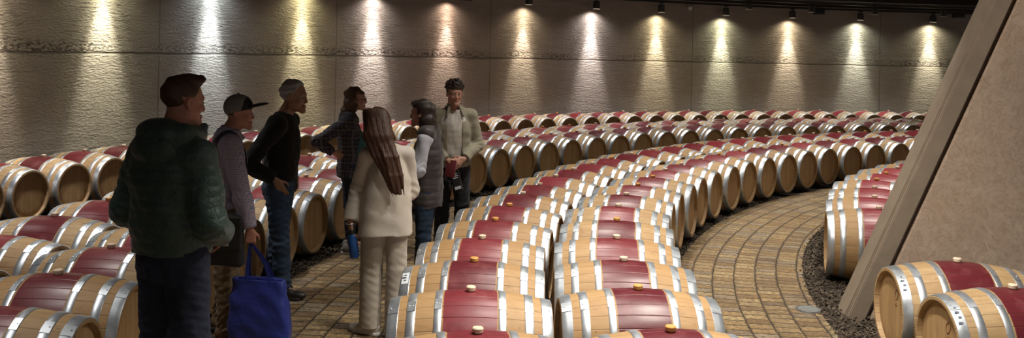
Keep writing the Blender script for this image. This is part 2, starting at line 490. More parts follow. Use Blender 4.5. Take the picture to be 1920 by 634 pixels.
def to_mesh(name, bm, mat):
    me = bpy.data.meshes.new(name)
    bmesh.ops.recalc_face_normals(bm, faces=bm.faces)
    bm.to_mesh(me); bm.free(); me.materials.append(mat)
    me.polygons.foreach_set('use_smooth', [True] * len(me.polygons)); me.set_sharp_from_angle(angle=math.radians(38))
    return me
_P = barrel_meshes()
BM = {'body': to_mesh('staves', _P['body'], M['body']),
      'hoops': [to_mesh('hoop', b, M['hoop']) for b in _P['hoops']],
      'heads': [to_mesh('head', b, M['head']) for b in _P['heads']],
      'bung': to_mesh('bung', _P['bung'], M['bung'])}
BM['bung_amber'] = BM['bung'].copy(); BM['bung_amber'].materials.clear(); BM['bung_amber'].materials.append(M['bung_amber'])

def barrel(r, deg, label, group, wine=0.4, wood=0.5, amber=False, jit=True):
    root = empty('wine_barrel', pol(r + (random.uniform(-.015, .015) if jit else 0), deg, 0), math.radians(deg + (random.uniform(-.5, .5) if jit else 0)))
    tag(root, label, 'barrel', group)
    def part(name, me):
        o = bpy.data.objects.new(name, me); o.location = (0, 0, AXIS_H); link(o, root); return o
    b = part('staves', BM['body']); b['wine_tone'] = float(wine); b['wood_tone'] = float(wood)
    for me in BM['hoops']: part('hoop', me)
    for me in BM['heads']: part('head', me)
    part('bung', BM['bung_amber'] if amber else BM['bung'])
    return root

def hoop_marks(root, angs, mat, w=.030, h=.010, x=.441, back=None):
    hp = [c for c in root.children if c.name.startswith('hoop')][0]
    if back is not None:
        a = sum(angs) / len(angs); r = brad(x) + .0062
        bm = bmesh.new(); ring = []
        for t in np.linspace(min(angs) - .09, max(angs) + .09, 9):
            ring.append([bm.verts.new((x - .023, (brad(x - .023) + .0058) * math.sin(t), (brad(x - .023) + .0058) * math.cos(t))), bm.verts.new((x + .023, (brad(x + .023) + .0058) * math.sin(t), (brad(x + .023) + .0058) * math.cos(t)))])
        for p, q in zip(ring, ring[1:]): bm.faces.new((p[0], q[0], q[1], p[1]))
        o = obj('tag', bm, back, hp)
    for i, a in enumerate(angs):
        bm = bmesh.new(); r = brad(x) + .0066
        add_box(bm, (x + (.003 if i % 2 else -.004), r * math.sin(a), r * math.cos(a)), (w * (1 if i % 2 else .75), h, .0012), Matrix.Rotation(-a, 3, 'X'))
        obj('printed_mark', bm, mat, hp)
def head_brand(root, y=.085, z=.125):
    hd = [c for c in root.children if c.name.startswith('head')][0]
    x = BL - .0295
    bm = bmesh.new()
    tube(bm, [(x, y + .026 * math.cos(a) + .010 * math.sin(a), z + .036 * math.sin(a)) for a in np.linspace(0, 2 * PI, 25)], .0028, 6, False)
    tube(bm, [(x, y - .035, z - .060), (x, y - .012, z - .078), (x, y + .016, z - .070)], .0028, 6)
    tube(bm, [(x, y - .012, z - .078), (x, y - .004, z - .055)], .0028, 6)
    obj('burnt_brand', bm, M['print'], hd)

def pick():
    w = random.choice([0.05, 0.15, 0.3, 0.35, 0.5, 0.7, 0.9])
    return w, random.random()
ORD = ('first second third fourth fifth sixth seventh eighth ninth tenth eleventh twelfth thirteenth fourteenth fifteenth sixteenth seventeenth '
       'eighteenth nineteenth twentieth').split()
TENS = {20: 'twenty', 30: 'thirty', 40: 'forty'}
def ordinal(n):
    if n <= 20: return ORD[n - 1]
    if n % 10 == 0: return {30: 'thirtieth', 40: 'fortieth'}[n]
    return TENS[n - n % 10] + '-' + ORD[n % 10 - 1]
def seen(r, d):
    p = pol(r, d); return p.y > 0.4 and -0.62 < p.x / p.y < 0.475

def row(r, angles, fmt, group, tones=None, pale=.15):
    out = []
    for i, d in enumerate(angles):
        w, wd = pick(); am = random.random() < .25
        wd = min(1.0, wd * .6 + pale)
        if tones and i in tones: w, wd, am = tones[i]
        lab = fmt.format(ordinal(i + 1)) if isinstance(fmt, str) else fmt[i]
        if lab: out.append(barrel(r, d, lab, group, w, wd, am))
    return out

A_ANG = [185.7, 182.35, 179.2, 176.05, 172.9, 169.8, 166.75, 163.9, 160.9, 157.9, 155.0, 152.0]
while seen(R_A, A_ANG[-1] - 3.07): A_ANG.append(A_ANG[-1] - 3.07)
B_ANG = [185.7, 182.0, 178.6, 175.2, 171.8, 168.5, 165.2, 161.95, 158.65, 155.4, 152.2, 148.75]
while seen(R_B - .4, B_ANG[-1] - 3.34): B_ANG.append(B_ANG[-1] - 3.34)
A_ROW = row(R_A, A_ANG, 'red-banded wine barrel, {} from the bottom edge in the row right of the standing people', 'barrels in the middle block, row beside the aisle',
    {0: (.42, .35, False), 1: (.45, .35, False), 2: (.12, .35, True), 3: (.55, .3, False), 4: (.5, .4, True), 5: (.45, .4, True), 6: (.15, .3, False), 7: (.3, .35, False)})
row(R_B, B_ANG, 'red-banded wine barrel, {} from the bottom edge in the row along the curved path', 'barrels in the middle block, row beside the curved path',
    {0: (.1, .4, True), 1: (.05, .35, True), 2: (.1, .4, False), 3: (.4, .4, False), 4: (.1, .6, True), 5: (.55, .7, False), 6: (.15, .6, False)})
C_ANG = [186.6 - 2.628 * i for i in range(60)]
C_ANG = [d for d in C_ANG if seen(R_C - .4, d)]
def labels(n, left, left_n, skip, mid, right):
    """left run counted from the picture's left edge, then named barrels between the people, then a run counted from the last person"""
    out = [None] * skip + [left.format(ordinal(k + 1)) for k in range(left_n)] + mid
    k = 0
    while len(out) < n:
        k += 1; out.append(right.format(ordinal(k)))
    return out
row(R_C, C_ANG, labels(len(C_ANG), 'front-row barrel with head towards the aisle, {} up from the bottom left corner', 4, 1,
    ['barrel glimpsed behind the hand of the person in the cap', 'barrel mostly hidden behind the jeans of the grey-haired person', 'aisle-facing barrel just right of the jeans of the grey-haired person',
     'second aisle-facing barrel right of the grey-haired person', 'third aisle-facing barrel right of the grey-haired person, partly behind the plaid shirt', 'fourth front-row barrel right of the grey-haired person, mostly behind the plaid shirt',
     'sliver of a front-row barrel between the off-white jacket and the dark vest', 'sliver of a front-row barrel behind the thigh of the curly-haired person'],
    'front-row barrel with head facing the aisle, {} to the right of the curly-haired person'), 'barrels along the far side of the aisle, front row', pale=.3)
D_ANG = [187.9 - 2.628 * i + .35 for i in range(60)]
D_ANG = [d for d in D_ANG if seen(R_D - .3, d)]
row(R_D, D_ANG, labels(len(D_ANG), 'second-row barrel left of the person in green, {} up along the left edge', 5, 0,
    [None, 'second-row barrel between the person in the cap and the black sweater', 'second-row barrel between black sweater and plaid shirt, lowest of three', 'second-row barrel between black sweater and plaid shirt, middle of three',
     'second-row barrel between black sweater and plaid shirt, uppermost of three', None, 'second-row barrel between the long hair and the dark vest, the lower one', 'second-row barrel between the long hair and the dark vest, the upper one'],
    'second-row barrel behind those facing the aisle, {} right of the curly-haired person'), 'barrels along the far side of the aisle, rear row', pale=.4)
E_ANG = [174.63 - 2.012 * i for i in range(60)]
E_ANG = [d for d in E_ANG if seen(R_E - .4, d)]
row(R_E, E_ANG, labels(len(E_ANG), 'wall-row barrel left of the person in green, {} from the left edge', 5, 0,
    [None, None, 'wall-row barrel right of the cap, first before the black sweater', 'wall-row barrel right of the cap, second, touching the black sweater', 'wall-row barrel right of the black sweater, head in view', 'wall-row barrel second to the right of the black sweater',
     'wall-row barrel peeking over the elbow of the plaid shirt', 'wall-row barrel between the plaid shirt and the long hair', 'wall-row barrel between the long hair and the dark vest, head in view', 'wall-row barrel partly behind the face of the person in the vest', None],
    'barrel in the row against the concrete wall, {} right of the curly-haired person'), 'barrels in the row against the concrete wall', pale=.5)
for i, d in enumerate([164.7, 160.55, 156.4, 152.35, 148.3, 144.3, 140.25, 136.2]):
    barrel(R_IN, d, 'red-banded wine barrel, {} from the front in the row behind the leaning buttress'.format(ordinal(i + 1)),
           'barrels behind the leaning buttress', [.75, .7, .8, .9, .75, .9, .8, .7][i], .45, i in (3, 4))
R1 = barrel(R_IN, 177.2, 'oak wine barrel in front of the buttress foot, standing free with pale bung on top', 'barrels in front of the buttress', .12, .85, False, False)
R2 = barrel(R_IN, 181.25, 'oak wine barrel cut off by the bottom right corner, nearest in front of the buttress', 'barrels in front of the buttress', .12, .9, False, False)
for b_ in (R1, R2):
    head_brand(b_); hoop_marks(b_, [.50, .62, .74, .86], M['ink_blue'], .028, .012)
hoop_marks(A_ROW[2], [.42, .50, .58], M['ink'], .034, .010, back=M['sticker'])

# ------------------------------------------------------------------ bark chips along the bed edges (uncountable)
def bark():
    V, F = [], []
    def strip(r0, r1, a0, a1, n):
        for _ in range(n):
            r = random.uniform(r0, r1); d = random.uniform(a0, a1)
            p = pol(r, d, random.uniform(.004, .035))
            L, W, T = random.uniform(.02, .055), random.uniform(.008, .02), random.uniform(.003, .008)
            q = Matrix.Rotation(random.uniform(0, 6.28), 3, 'Z') @ Matrix.Rotation(random.uniform(-.6, .6), 3, 'Y') @ Matrix.Rotation(random.uniform(-.6, .6), 3, 'X')
            i = len(V)
            for sx, sy, sz in ((-1, -1, -1), (1, -.6, -1), (1, .8, -1), (-1, 1, -1), (-.9, -.8, 1), (.9, -.5, 1), (.8, .7, 1), (-1, .8, 1)):
                V.append(p + q @ Vector((sx * L / 2, sy * W / 2, sz * T / 2)))
            F.extend([(i, i + 3, i + 2, i + 1), (i + 4, i + 5, i + 6, i + 7), (i, i + 1, i + 5, i + 4), (i + 1, i + 2, i + 6, i + 5), (i + 2, i + 3, i + 7, i + 6), (i + 3, i, i + 4, i + 7)])
    strip(10.2, P_IN + .02, 144, 179, 7000)
    strip(Q_OUT - .02, 16.0, 150, 181, 4200)
    strip(P_OUT - .02, 12.5, 140, 187, 2500)
    o = mesh_obj('bark_chips', V, F, M['bark'], smooth=False)
    tag(o, 'dark bark chips scattered along the edges of the brick paths under the barrels', 'bark', kind='stuff')
bark()

# drain cover set in the path
def drain():
    root = empty('drain_cover', pol(11.12, 171.3, 0.028))
    tag(root, 'round pale metal drain cover set in the path by the buttress', 'drain cover')
    bm = bmesh.new(); rings = lathe(bm, [(0.0, .105), (.014, .102), (.017, .094), (.013, .082)], 36, axis='z')
    obj('rim', bm, M['steel'], root)
    bm = bmesh.new(); rings = lathe(bm, [(.0135, .083), (.0135, .04), (.0135, .001)], 36, axis='z')
    bmesh.ops.recalc_face_normals(bm, faces=bm.faces)
    obj('lens', bm, M['dark_glass'], root)  # flat grey plate closing the drain cover, gives no light
M['dark_glass'] = plain('dull_glass', (0.22, 0.23, 0.22), 0.25)
drain()

# ------------------------------------------------------------------ ceiling track, wall-washing lamps
TRACK_R, TRACK_Z = R_WALL - .21, 3.56
LAMPS = [(164.8, (1.0, 0.86, 0.62), 0.8), (159.3, (1.0, 0.96, 0.66), 1.0), (153.2, (0.8, 0.94, 1.0), 1.0), (147.1, (1.0, 0.9, 0.5), 1.0), (141.9, (1.0, 0.88, 0.82), 1.15), (136.0, (1.0, 0.72, 0.55), 0.75), (129.5, (1.0, 0.8, 0.54), 0.85), (123.5, (1.0, 0.9, 0.88), 1.1), (117.6, (1.0, 0.85, 0.52), 1.05), (111.7, (0.96, 0.98, 0.66), 1.0), (105.7, (1.0, 0.83, 0.56), 1.0), (99.7, (0.94, 0.97, 0.76), 1.0), (93.5, (1.0, 0.93, 0.64), 1.05)]
def track(name, r, z, label, a0=78, a1=172, w=.05, h=.055):
    o = arc_strip(name, [(r - w, z, 0), (r + w, z, 0), (r + w, z + h, 0), (r - w, z + h, 0), (r - w, z, 0)], a0, a1, M['black_metal'], 1.0, kind=None)
    tag(o, label, 'lighting track')
    return o
track('lighting_track', TRACK_R, TRACK_Z, 'black curved lighting track carrying the lamps close to the concrete wall')
def lamp_meshes():
    b = bmesh.new()
    lathe(b, [(0.0, .060), (-.015, .086), (-.19, .090), (-.197, .086), (-.19, .074), (-.12, .066), (-.12, .002)], 28, axis='z')
    body = to_mesh('housing', b, M['black_metal'])
    b = bmesh.new(); lathe(b, [(-.186, .0895), (-.202, .0925), (-.206, .086), (-.19, .073)], 28, axis='z')
    rim = to_mesh('rim', b, M['ring_white'])
    b = bmesh.new(); lathe(b, [(.0, .016), (.06, .016)], 12, axis='z'); add_box(b, (0, 0, .05), (.06, .13, .022), bevel=.003)
    arm = to_mesh('track_adapter', b, M['black_metal'])
    b = bmesh.new(); lathe(b, [(-.165, .070), (-.165, .001)], 24, axis='z')
    lens = to_mesh('lens', b, emit('lamp_lens', (1.0, .9, .7), 5.0))
    return body, rim, arm, lens
LM = lamp_meshes()
def lamp(r, deg, z, label, group, lens=True):
    root = empty('track_spotlight', pol(r, deg, z), math.radians(deg))
    tag(root, label, 'spotlight', group)
    for n, me in zip(('housing', 'rim', 'track_adapter', 'lens'), LM):
        if n == 'lens' and not lens: continue
        link(bpy.data.objects.new(n, me), root)
    return root
def spot(name, loc, aim, power, col, angle, blend, rad=.03):
    l = bpy.data.lights.new(name, 'SPOT'); l.energy = power; l.color = col; l.spot_size = math.radians(angle); l.spot_blend = blend; l.shadow_soft_size = rad
    o = bpy.data.objects.new(name, l); o.location = loc
    o.rotation_euler = (Vector(aim) - Vector(loc)).to_track_quat('-Z', 'Y').to_euler()
    COL.objects.link(o); return o
WASH = 1.0
beam_words = ['', '', '', '', '', 'pinkish', 'amber', 'white', 'golden', 'yellow-green', 'orange', 'pale green', 'pale yellow']
for i, (d, col, k) in enumerate(LAMPS):
    z = TRACK_Z - .06
    if 6 <= i:
        lamp(TRACK_R, d, z, 'black track spotlight throwing the {} beam, {} lamp along the wall'.format(beam_words[i], ORD[i - 6]), 'lamps washing the concrete wall')
    p = pol(TRACK_R, d, z - .215)
    spot('wash', p, pol(TRACK_R, d, 0), 21 * k * WASH, col, 152, 1.0, .02)
    spot('wash_beam', p, pol(R_WALL, d, 1.7), 50 * k * WASH, col, 60, 1.0, .02)
    spot('wash_core', p, pol(R_WALL, d, .6), 330 * k * WASH, tuple(.2 + .8 * c for c in col), 36, 1.0, .02)
track('lighting_track', 18.9, 3.595, 'black curved lighting track in front of the one by the wall', 84, 140)
for i, d in enumerate([113.3, 107.4, 101.6, 95.5]):
    lamp(18.9, d, 3.575, 'unlit black track spotlight on the front track, {} from the left'.format(ORD[i]), 'lamps on the front ceiling track', lens=False)
# small boxes and a detector high on the wall
def wall_box(deg, z, label):
    bm = bmesh.new(); add_box(bm, (0, 0, 0), (.10, .34, .14), bevel=.012); add_box(bm, (-.052, 0, 0), (.012, .28, .09), bevel=.004)
    o = obj('wall_speaker', bm, M['black_metal']); o.location = pol(R_WALL - .05, deg, z); o.rotation_euler = (0, 0, math.radians(deg)); tag(o, label, 'speaker', 'small black boxes high on the wall')
def dome(deg, z):
    bm = bmesh.new(); bmesh.ops.create_uvsphere(bm, u_segments=20, v_segments=12, radius=.07)
    o = obj('ceiling_detector', bm, M['white_plastic']); o.location = pol(R_WALL - .06, deg, z); tag(o, 'small round white detector high on the wall below the track', 'detector')
WALLBOX = [(134.6, 3.42), (103.0, 3.33), (91.0, 3.37)]
wall_box(134.6, 3.37, 'small black box high on the wall, between the pinkish and amber beams')
wall_box(103.1, 3.50, 'small black box high on the wall, between the orange and pale green beams')
wall_box(91.2, 3.52, 'small black box high on the wall, beside the leaning buttress')
dome(114.7, 3.47)
# ================================================================== people
# Figures are modelled as implicit surfaces (tapered limbs blended into one skin) and meshed into one continuous mesh.
V3 = lambda *a: np.array(a, dtype=np.float32)

class Vox:
    def __init__(self, lo, hi, h):
        self.lo = np.array(lo, np.float32); self.h = h
        n = np.ceil((np.array(hi) - np.array(lo)) / h).astype(int) + 1
        self.n = n
        self.F = np.full(n, 0.4, np.float32)
        self.ax = [(self.lo[i] + h * np.arange(n[i])).astype(np.float32) for i in range(3)]
    def sl(self, lo, hi):
        a = np.clip(np.floor((np.array(lo) - self.lo) / self.h).astype(int), 0, self.n)
        b = np.clip(np.ceil((np.array(hi) - self.lo) / self.h).astype(int) + 1, 0, self.n)
        return tuple(slice(x, y) for x, y in zip(a, b))
    def xyz(self, s):
        return (self.ax[0][s[0]][:, None, None], self.ax[1][s[1]][None, :, None], self.ax[2][s[2]][None, None, :])
    def add(self, prim, k=0.02, sub=False):
        fn, lo, hi = prim
        m = k + 0.025
        s = self.sl(np.array(lo) - m, np.array(hi) + m)
        if any(q.stop <= q.start for q in s): return
        d = fn(*self.xyz(s)); f = self.F[s]
        if sub:
            d = -d
            h = np.maximum(k - np.abs(f - d), 0) / max(k, 1e-6)
            self.F[s] = np.maximum(f, d) + h * h * k * .25
        else:
            h = np.maximum(k - np.abs(f - d), 0) / max(k, 1e-6)
            self.F[s] = np.minimum(f, d) - h * h * k * .25
    def clip(self, fn):                       # keep where fn < 0
        s = (slice(None),) * 3
        self.F = np.maximum(self.F, fn(*self.xyz(s)))
    def warp(self, amp, freq, seed=0, aniso=(1, 1, 1), sharp=False):
        s = (slice(None),) * 3
        X, Y, Z = self.xyz(s)
        r = np.random.default_rng(seed)
        acc = 0
        for _ in range(5):
            k = r.normal(size=3); k /= np.linalg.norm(k); k = k * freq * r.uniform(.6, 1.6) * np.array(aniso)
            acc = acc + np.sin(k[0] * X + k[1] * Y + k[2] * Z + r.uniform(0, 6.28))
        acc = acc / 2.2
        if sharp: acc = 1 - 2 * np.abs(acc)
        self.F += (amp * acc).astype(np.float32)
    def disp(self, fn):
        s = (slice(None),) * 3
        self.F += fn(*self.xyz(s)).astype(np.float32)
    def mesh(self, name, mat, parent=None, smooth=1):
        F = self.F; h = self.h
        F[0] = F[-1] = .4; F[:, 0] = F[:, -1] = .4; F[:, :, 0] = F[:, :, -1] = .4
        S = F < 0
        nx, ny, nz = F.shape
        c = np.zeros((nx - 1, ny - 1, nz - 1), np.uint8)
        offs = [(i, j, k) for i in (0, 1) for j in (0, 1) for k in (0, 1)]
        for i, j, k in offs: c += S[i:nx - 1 + i, j:ny - 1 + j, k:nz - 1 + k]
        mask = (c > 0) & (c < 8)
        idx = np.argwhere(mask)
        val = {o: F[idx[:, 0] + o[0], idx[:, 1] + o[1], idx[:, 2] + o[2]] for o in offs}
        acc = np.zeros((len(idx), 3), np.float64); cnt = np.zeros(len(idx))
        for a in offs:
            for ax in range(3):
                if a[ax] == 1: continue
                b = tuple(a[q] + (1 if q == ax else 0) for q in range(3))
                fa, fb = val[a], val[b]
                cr = (fa < 0) != (fb < 0)
                t = np.where(cr, fa / np.where(cr, fa - fb, 1), 0)
                p = np.tile(np.array(a, float), (len(idx), 1)); p[:, ax] += t
                acc += p * cr[:, None]; cnt += cr
        V = (idx + acc / cnt[:, None]) * h + self.lo
        vid = np.full(mask.shape, -1, np.int32); vid[mask] = np.arange(len(idx))
        Q = []
        for ax in range(3):
            o1, o2 = [q for q in range(3) if q != ax]
            A = np.moveaxis(S, (ax, o1, o2), (0, 1, 2)); W = np.moveaxis(vid, (ax, o1, o2), (0, 1, 2))
            e = np.argwhere(A[:-1, 1:-1, 1:-1] != A[1:, 1:-1, 1:-1])
            i, j, k = e[:, 0], e[:, 1] + 1, e[:, 2] + 1
            q = np.stack([W[i, j - 1, k - 1], W[i, j, k - 1], W[i, j, k], W[i, j - 1, k]], 1)
            flip = A[i, j, k] if ax != 1 else ~A[i, j, k]
            q[~flip] = q[~flip][:, ::-1]
            Q.append(q)
        Q = np.concatenate(Q)
        Q = Q[(Q >= 0).all(1)]
        for _ in range(smooth):
            nb = np.zeros_like(V); nc = np.zeros(len(V))
            for a, b in ((0, 1), (1, 2), (2, 3), (3, 0)):
                np.add.at(nb, Q[:, a], V[Q[:, b]]); np.add.at(nb, Q[:, b], V[Q[:, a]])
                np.add.at(nc, Q[:, a], 1); np.add.at(nc, Q[:, b], 1)
            V = .5 * V + .5 * nb / np.maximum(nc, 1)[:, None]
        me = bpy.data.meshes.new(name)
        me.vertices.add(len(V)); me.vertices.foreach_set('co', V.astype(np.float32).ravel())
        me.loops.add(4 * len(Q)); me.loops.foreach_set('vertex_index', Q.astype(np.int32).ravel())
        me.polygons.add(len(Q)); me.polygons.foreach_set('loop_start', np.arange(0, 4 * len(Q), 4, dtype=np.int32))
        me.polygons.foreach_set('loop_total', np.full(len(Q), 4, np.int32))
        me.update(calc_edges=True); me.validate()
        me.polygons.foreach_set('use_smooth', [True] * len(me.polygons))
        me.materials.append(mat)
        return link(bpy.data.objects.new(name, me), parent)

# ---- implicit primitives: (function, low corner, high corner)
def caps(a, b, ra, rb=None, quilt=None, clip=None):
    a = np.array(a, np.float32); b = np.array(b, np.float32); rb = ra if rb is None else rb
    d = b - a; L2 = float(d @ d) + 1e-9; L = math.sqrt(L2)
    def f(X, Y, Z):
        t = ((X - a[0]) * d[0] + (Y - a[1]) * d[1] + (Z - a[2]) * d[2]) / L2
        t0 = t
        t = np.clip(t, 0, 1)
        r = ra + (rb - ra) * t
        if quilt: r = r + quilt[0] * (np.abs(np.sin(np.pi * t0 * L / quilt[1])) ** .6 - .7)
        q = np.sqrt((X - a[0] - t * d[0]) ** 2 + (Y - a[1] - t * d[1]) ** 2 + (Z - a[2] - t * d[2]) ** 2) - r
        if clip: q = np.maximum(q, (t0 - clip) * L)
        return q
    R = max(ra, rb) + (quilt[0] if quilt else 0)
    return f, np.minimum(a, b) - R, np.maximum(a, b) + R

def ell(c, r, rot=None):
    c = np.array(c, np.float32); r = np.array(r, np.float32)
    Rm = np.array(rot.transposed() if rot is not None else Matrix.Identity(3), np.float32)
    def f(X, Y, Z):
        x, y, z = X - c[0], Y - c[1], Z - c[2]
        if rot is not None:
            x, y, z = (Rm[0, 0] * x + Rm[0, 1] * y + Rm[0, 2] * z, Rm[1, 0] * x + Rm[1, 1] * y + Rm[1, 2] * z, Rm[2, 0] * x + Rm[2, 1] * y + Rm[2, 2] * z)
        k0 = np.sqrt((x / r[0]) ** 2 + (y / r[1]) ** 2 + (z / r[2]) ** 2)
        k1 = np.sqrt((x / r[0] ** 2) ** 2 + (y / r[1] ** 2) ** 2 + (z / r[2] ** 2) ** 2) + 1e-6
        return k0 * (k0 - 1) / k1
    R = float(r.max()) if rot is not None else r
    return f, c - R, c + R

def loft(sec, quilt=None, flat=0.0, power=2.0):
    """elliptical sections (z, cx, cy, rx, ry), bottom to top"""
    S = np.array(sorted(sec), np.float32)
    zz = np.linspace(S[0, 0], S[-1, 0], 60)
    def f(X, Y, Z):
        z = Z.ravel()
        def ip(k):
            v = np.interp(zz, S[:, 0], S[:, k])
            v = np.convolve(np.pad(v, 4, mode='edge'), np.ones(9) / 9, 'valid')
            return np.interp(z, zz, v).astype(np.float32)[None, None, :]
        cx, cy, rx, ry = ip(1), ip(2), ip(3), ip(4)
        if quilt:
            q = quilt[0] * (np.abs(np.sin(np.pi * Z / quilt[1])) ** .6 - .7); rx = rx + q; ry = ry + q
        x, y = (X - cx), (Y - cy)
        if power == 2.0:
            k0 = np.sqrt((x / rx) ** 2 + (y / ry) ** 2)
        else:
            k0 = ((np.abs(x) / rx) ** power + (np.abs(y) / ry) ** power) ** (1 / power)
        k1 = np.sqrt((x / rx ** 2) ** 2 + (y / ry ** 2) ** 2) + 1e-6
        d = k0 * (k0 - 1) / k1
        d = np.clip(d, -.2, .4)
        return np.maximum(d, np.maximum(S[0, 0] - Z, Z - S[-1, 0]))
    R = S[:, 3].max() + .02; R2 = S[:, 4].max() + .02
    return f, (S[:, 1].min() - R, S[:, 2].min() - R2, S[0, 0]), (S[:, 1].max() + R, S[:, 2].max() + R2, S[-1, 0])

def rbox(c, half, r, rot=None):
    c = np.array(c, np.float32); hf = np.array(half, np.float32) - r
    Rm = np.array(rot.transposed() if rot is not None else Matrix.Identity(3), np.float32)
    def f(X, Y, Z):
        x, y, z = X - c[0], Y - c[1], Z - c[2]
        p = [Rm[i, 0] * x + Rm[i, 1] * y + Rm[i, 2] * z for i in range(3)]
        q = [np.abs(p[i]) - hf[i] for i in range(3)]
        out = np.sqrt(sum(np.maximum(v, 0) ** 2 for v in q))
        return out + np.minimum(np.maximum(np.maximum(q[0], q[1]), q[2]), 0) - r
    R = float(np.linalg.norm(half))
    return f, c - R, c + R

def skin_mat(name, col):
    g = N(name); co = g.coord(); f = g.noise(co, 30, 4)
    c = g.mix(f, tuple(x * .88 for x in col), tuple(x * 1.1 for x in col))
    return g.fin(c, 0.5, 0.0, None, Subsurface_Weight=0.08, Subsurface_Radius=(.01, .004, .002))
def cloth_mat(name, col, rough=.85, weave=900, fold=0.0, var=.2, fscale=9):
    g = N(name); co = g.coord()
    f = g.noise(co, 14, 5, .6)
    c = g.mix(f, tuple(x * (1 - var) for x in col), tuple(min(1, x * (1 + var)) for x in col))
    nm = None
    if fold: nm = g.bump(g.noise(co, fscale, 4, .55, .6), fold, .02)
    return g.fin(c, rough, 0.0, nm, Sheen_Weight=.1)
def denim_mat(name, col):
    g = N(name); co = g.coord(); x, y, z = g.sep(co)
    f = g.noise(co, 6, 4, .6); tw = g.noise(g.comb(g.math('MULTIPLY', x, 60.0), g.math('MULTIPLY', y, 60.0), g.math('MULTIPLY', z, 260.0)), 1.0, 3)
    c = g.mix(g.ramp(f, [(.35, 0.0), (.75, .8)]), col, tuple(min(1, v * 1.9 + .006) for v in col))
    c = g.mix(g.math('MULTIPLY', tw, .35), c, tuple(v * .5 for v in col))
    return g.fin(c, .85, 0.0, g.bump(g.noise(co, 11, 4, .6, .8), .45, .02))
def check_mat(name, base, line1, line2, size, w1=.3, w2=.3, fold=.3):
    g = N(name); co = g.coord(); x, y, z = g.sep(co)
    wv = g.noise(co, 5, 3)
    h = g.math('ADD', g.math('ADD', x, g.math('MULTIPLY', y, .8)), g.math('MULTIPLY', wv, .03))
    zz = g.math('ADD', z, g.math('MULTIPLY', wv, .03))
    def stripe(v, per, w, off=0.0):
        fr = g.math('FRACT', g.math('DIVIDE', g.math('ADD', v, 5.0 + off), per)); return g.maprange(g.math('ABSOLUTE', g.math('SUBTRACT', fr, .5)), w * .5, w * .5 + .06, 1.0, 0.0)
    s1, s2 = stripe(h, size, w1), stripe(zz, size, w1)
    t1, t2 = stripe(h, size, w2 * .35, size * .5), stripe(zz, size, w2 * .35, size * .5)
    c = g.mix(g.math('MULTIPLY', g.math('ADD', s1, s2), .42), base, line1)
    c = g.mix(g.math('MULTIPLY', g.math('MAXIMUM', t1, t2), .7), c, line2)
    return g.fin(c, .85, 0.0, g.bump(g.noise(co, 10, 4, .6, .7), fold, .02))
def hair_mat(name, col, col2):
    g = N(name); co = g.coord(); x, y, z = g.sep(co)
    st = g.noise(g.comb(g.math('MULTIPLY', x, 90.0), g.math('MULTIPLY', y, 90.0), g.math('MULTIPLY', z, 7.0)), 1.0, 4, .6)
    c = g.mix(st, col, col2)
    return g.fin(c, .55, 0.0, g.bump(st, .6, .006))
def iris_mat():
    return plain('dark_iris', (.03, .018, .012), .2)
M['eye'] = plain('eye_white', (.30, .27, .25), .3)
M['iris'] = iris_mat()
M['lips'] = plain('lips', (.30, .11, .09), .45)

def norm(v): v = np.array(v, float); return v / np.linalg.norm(v)

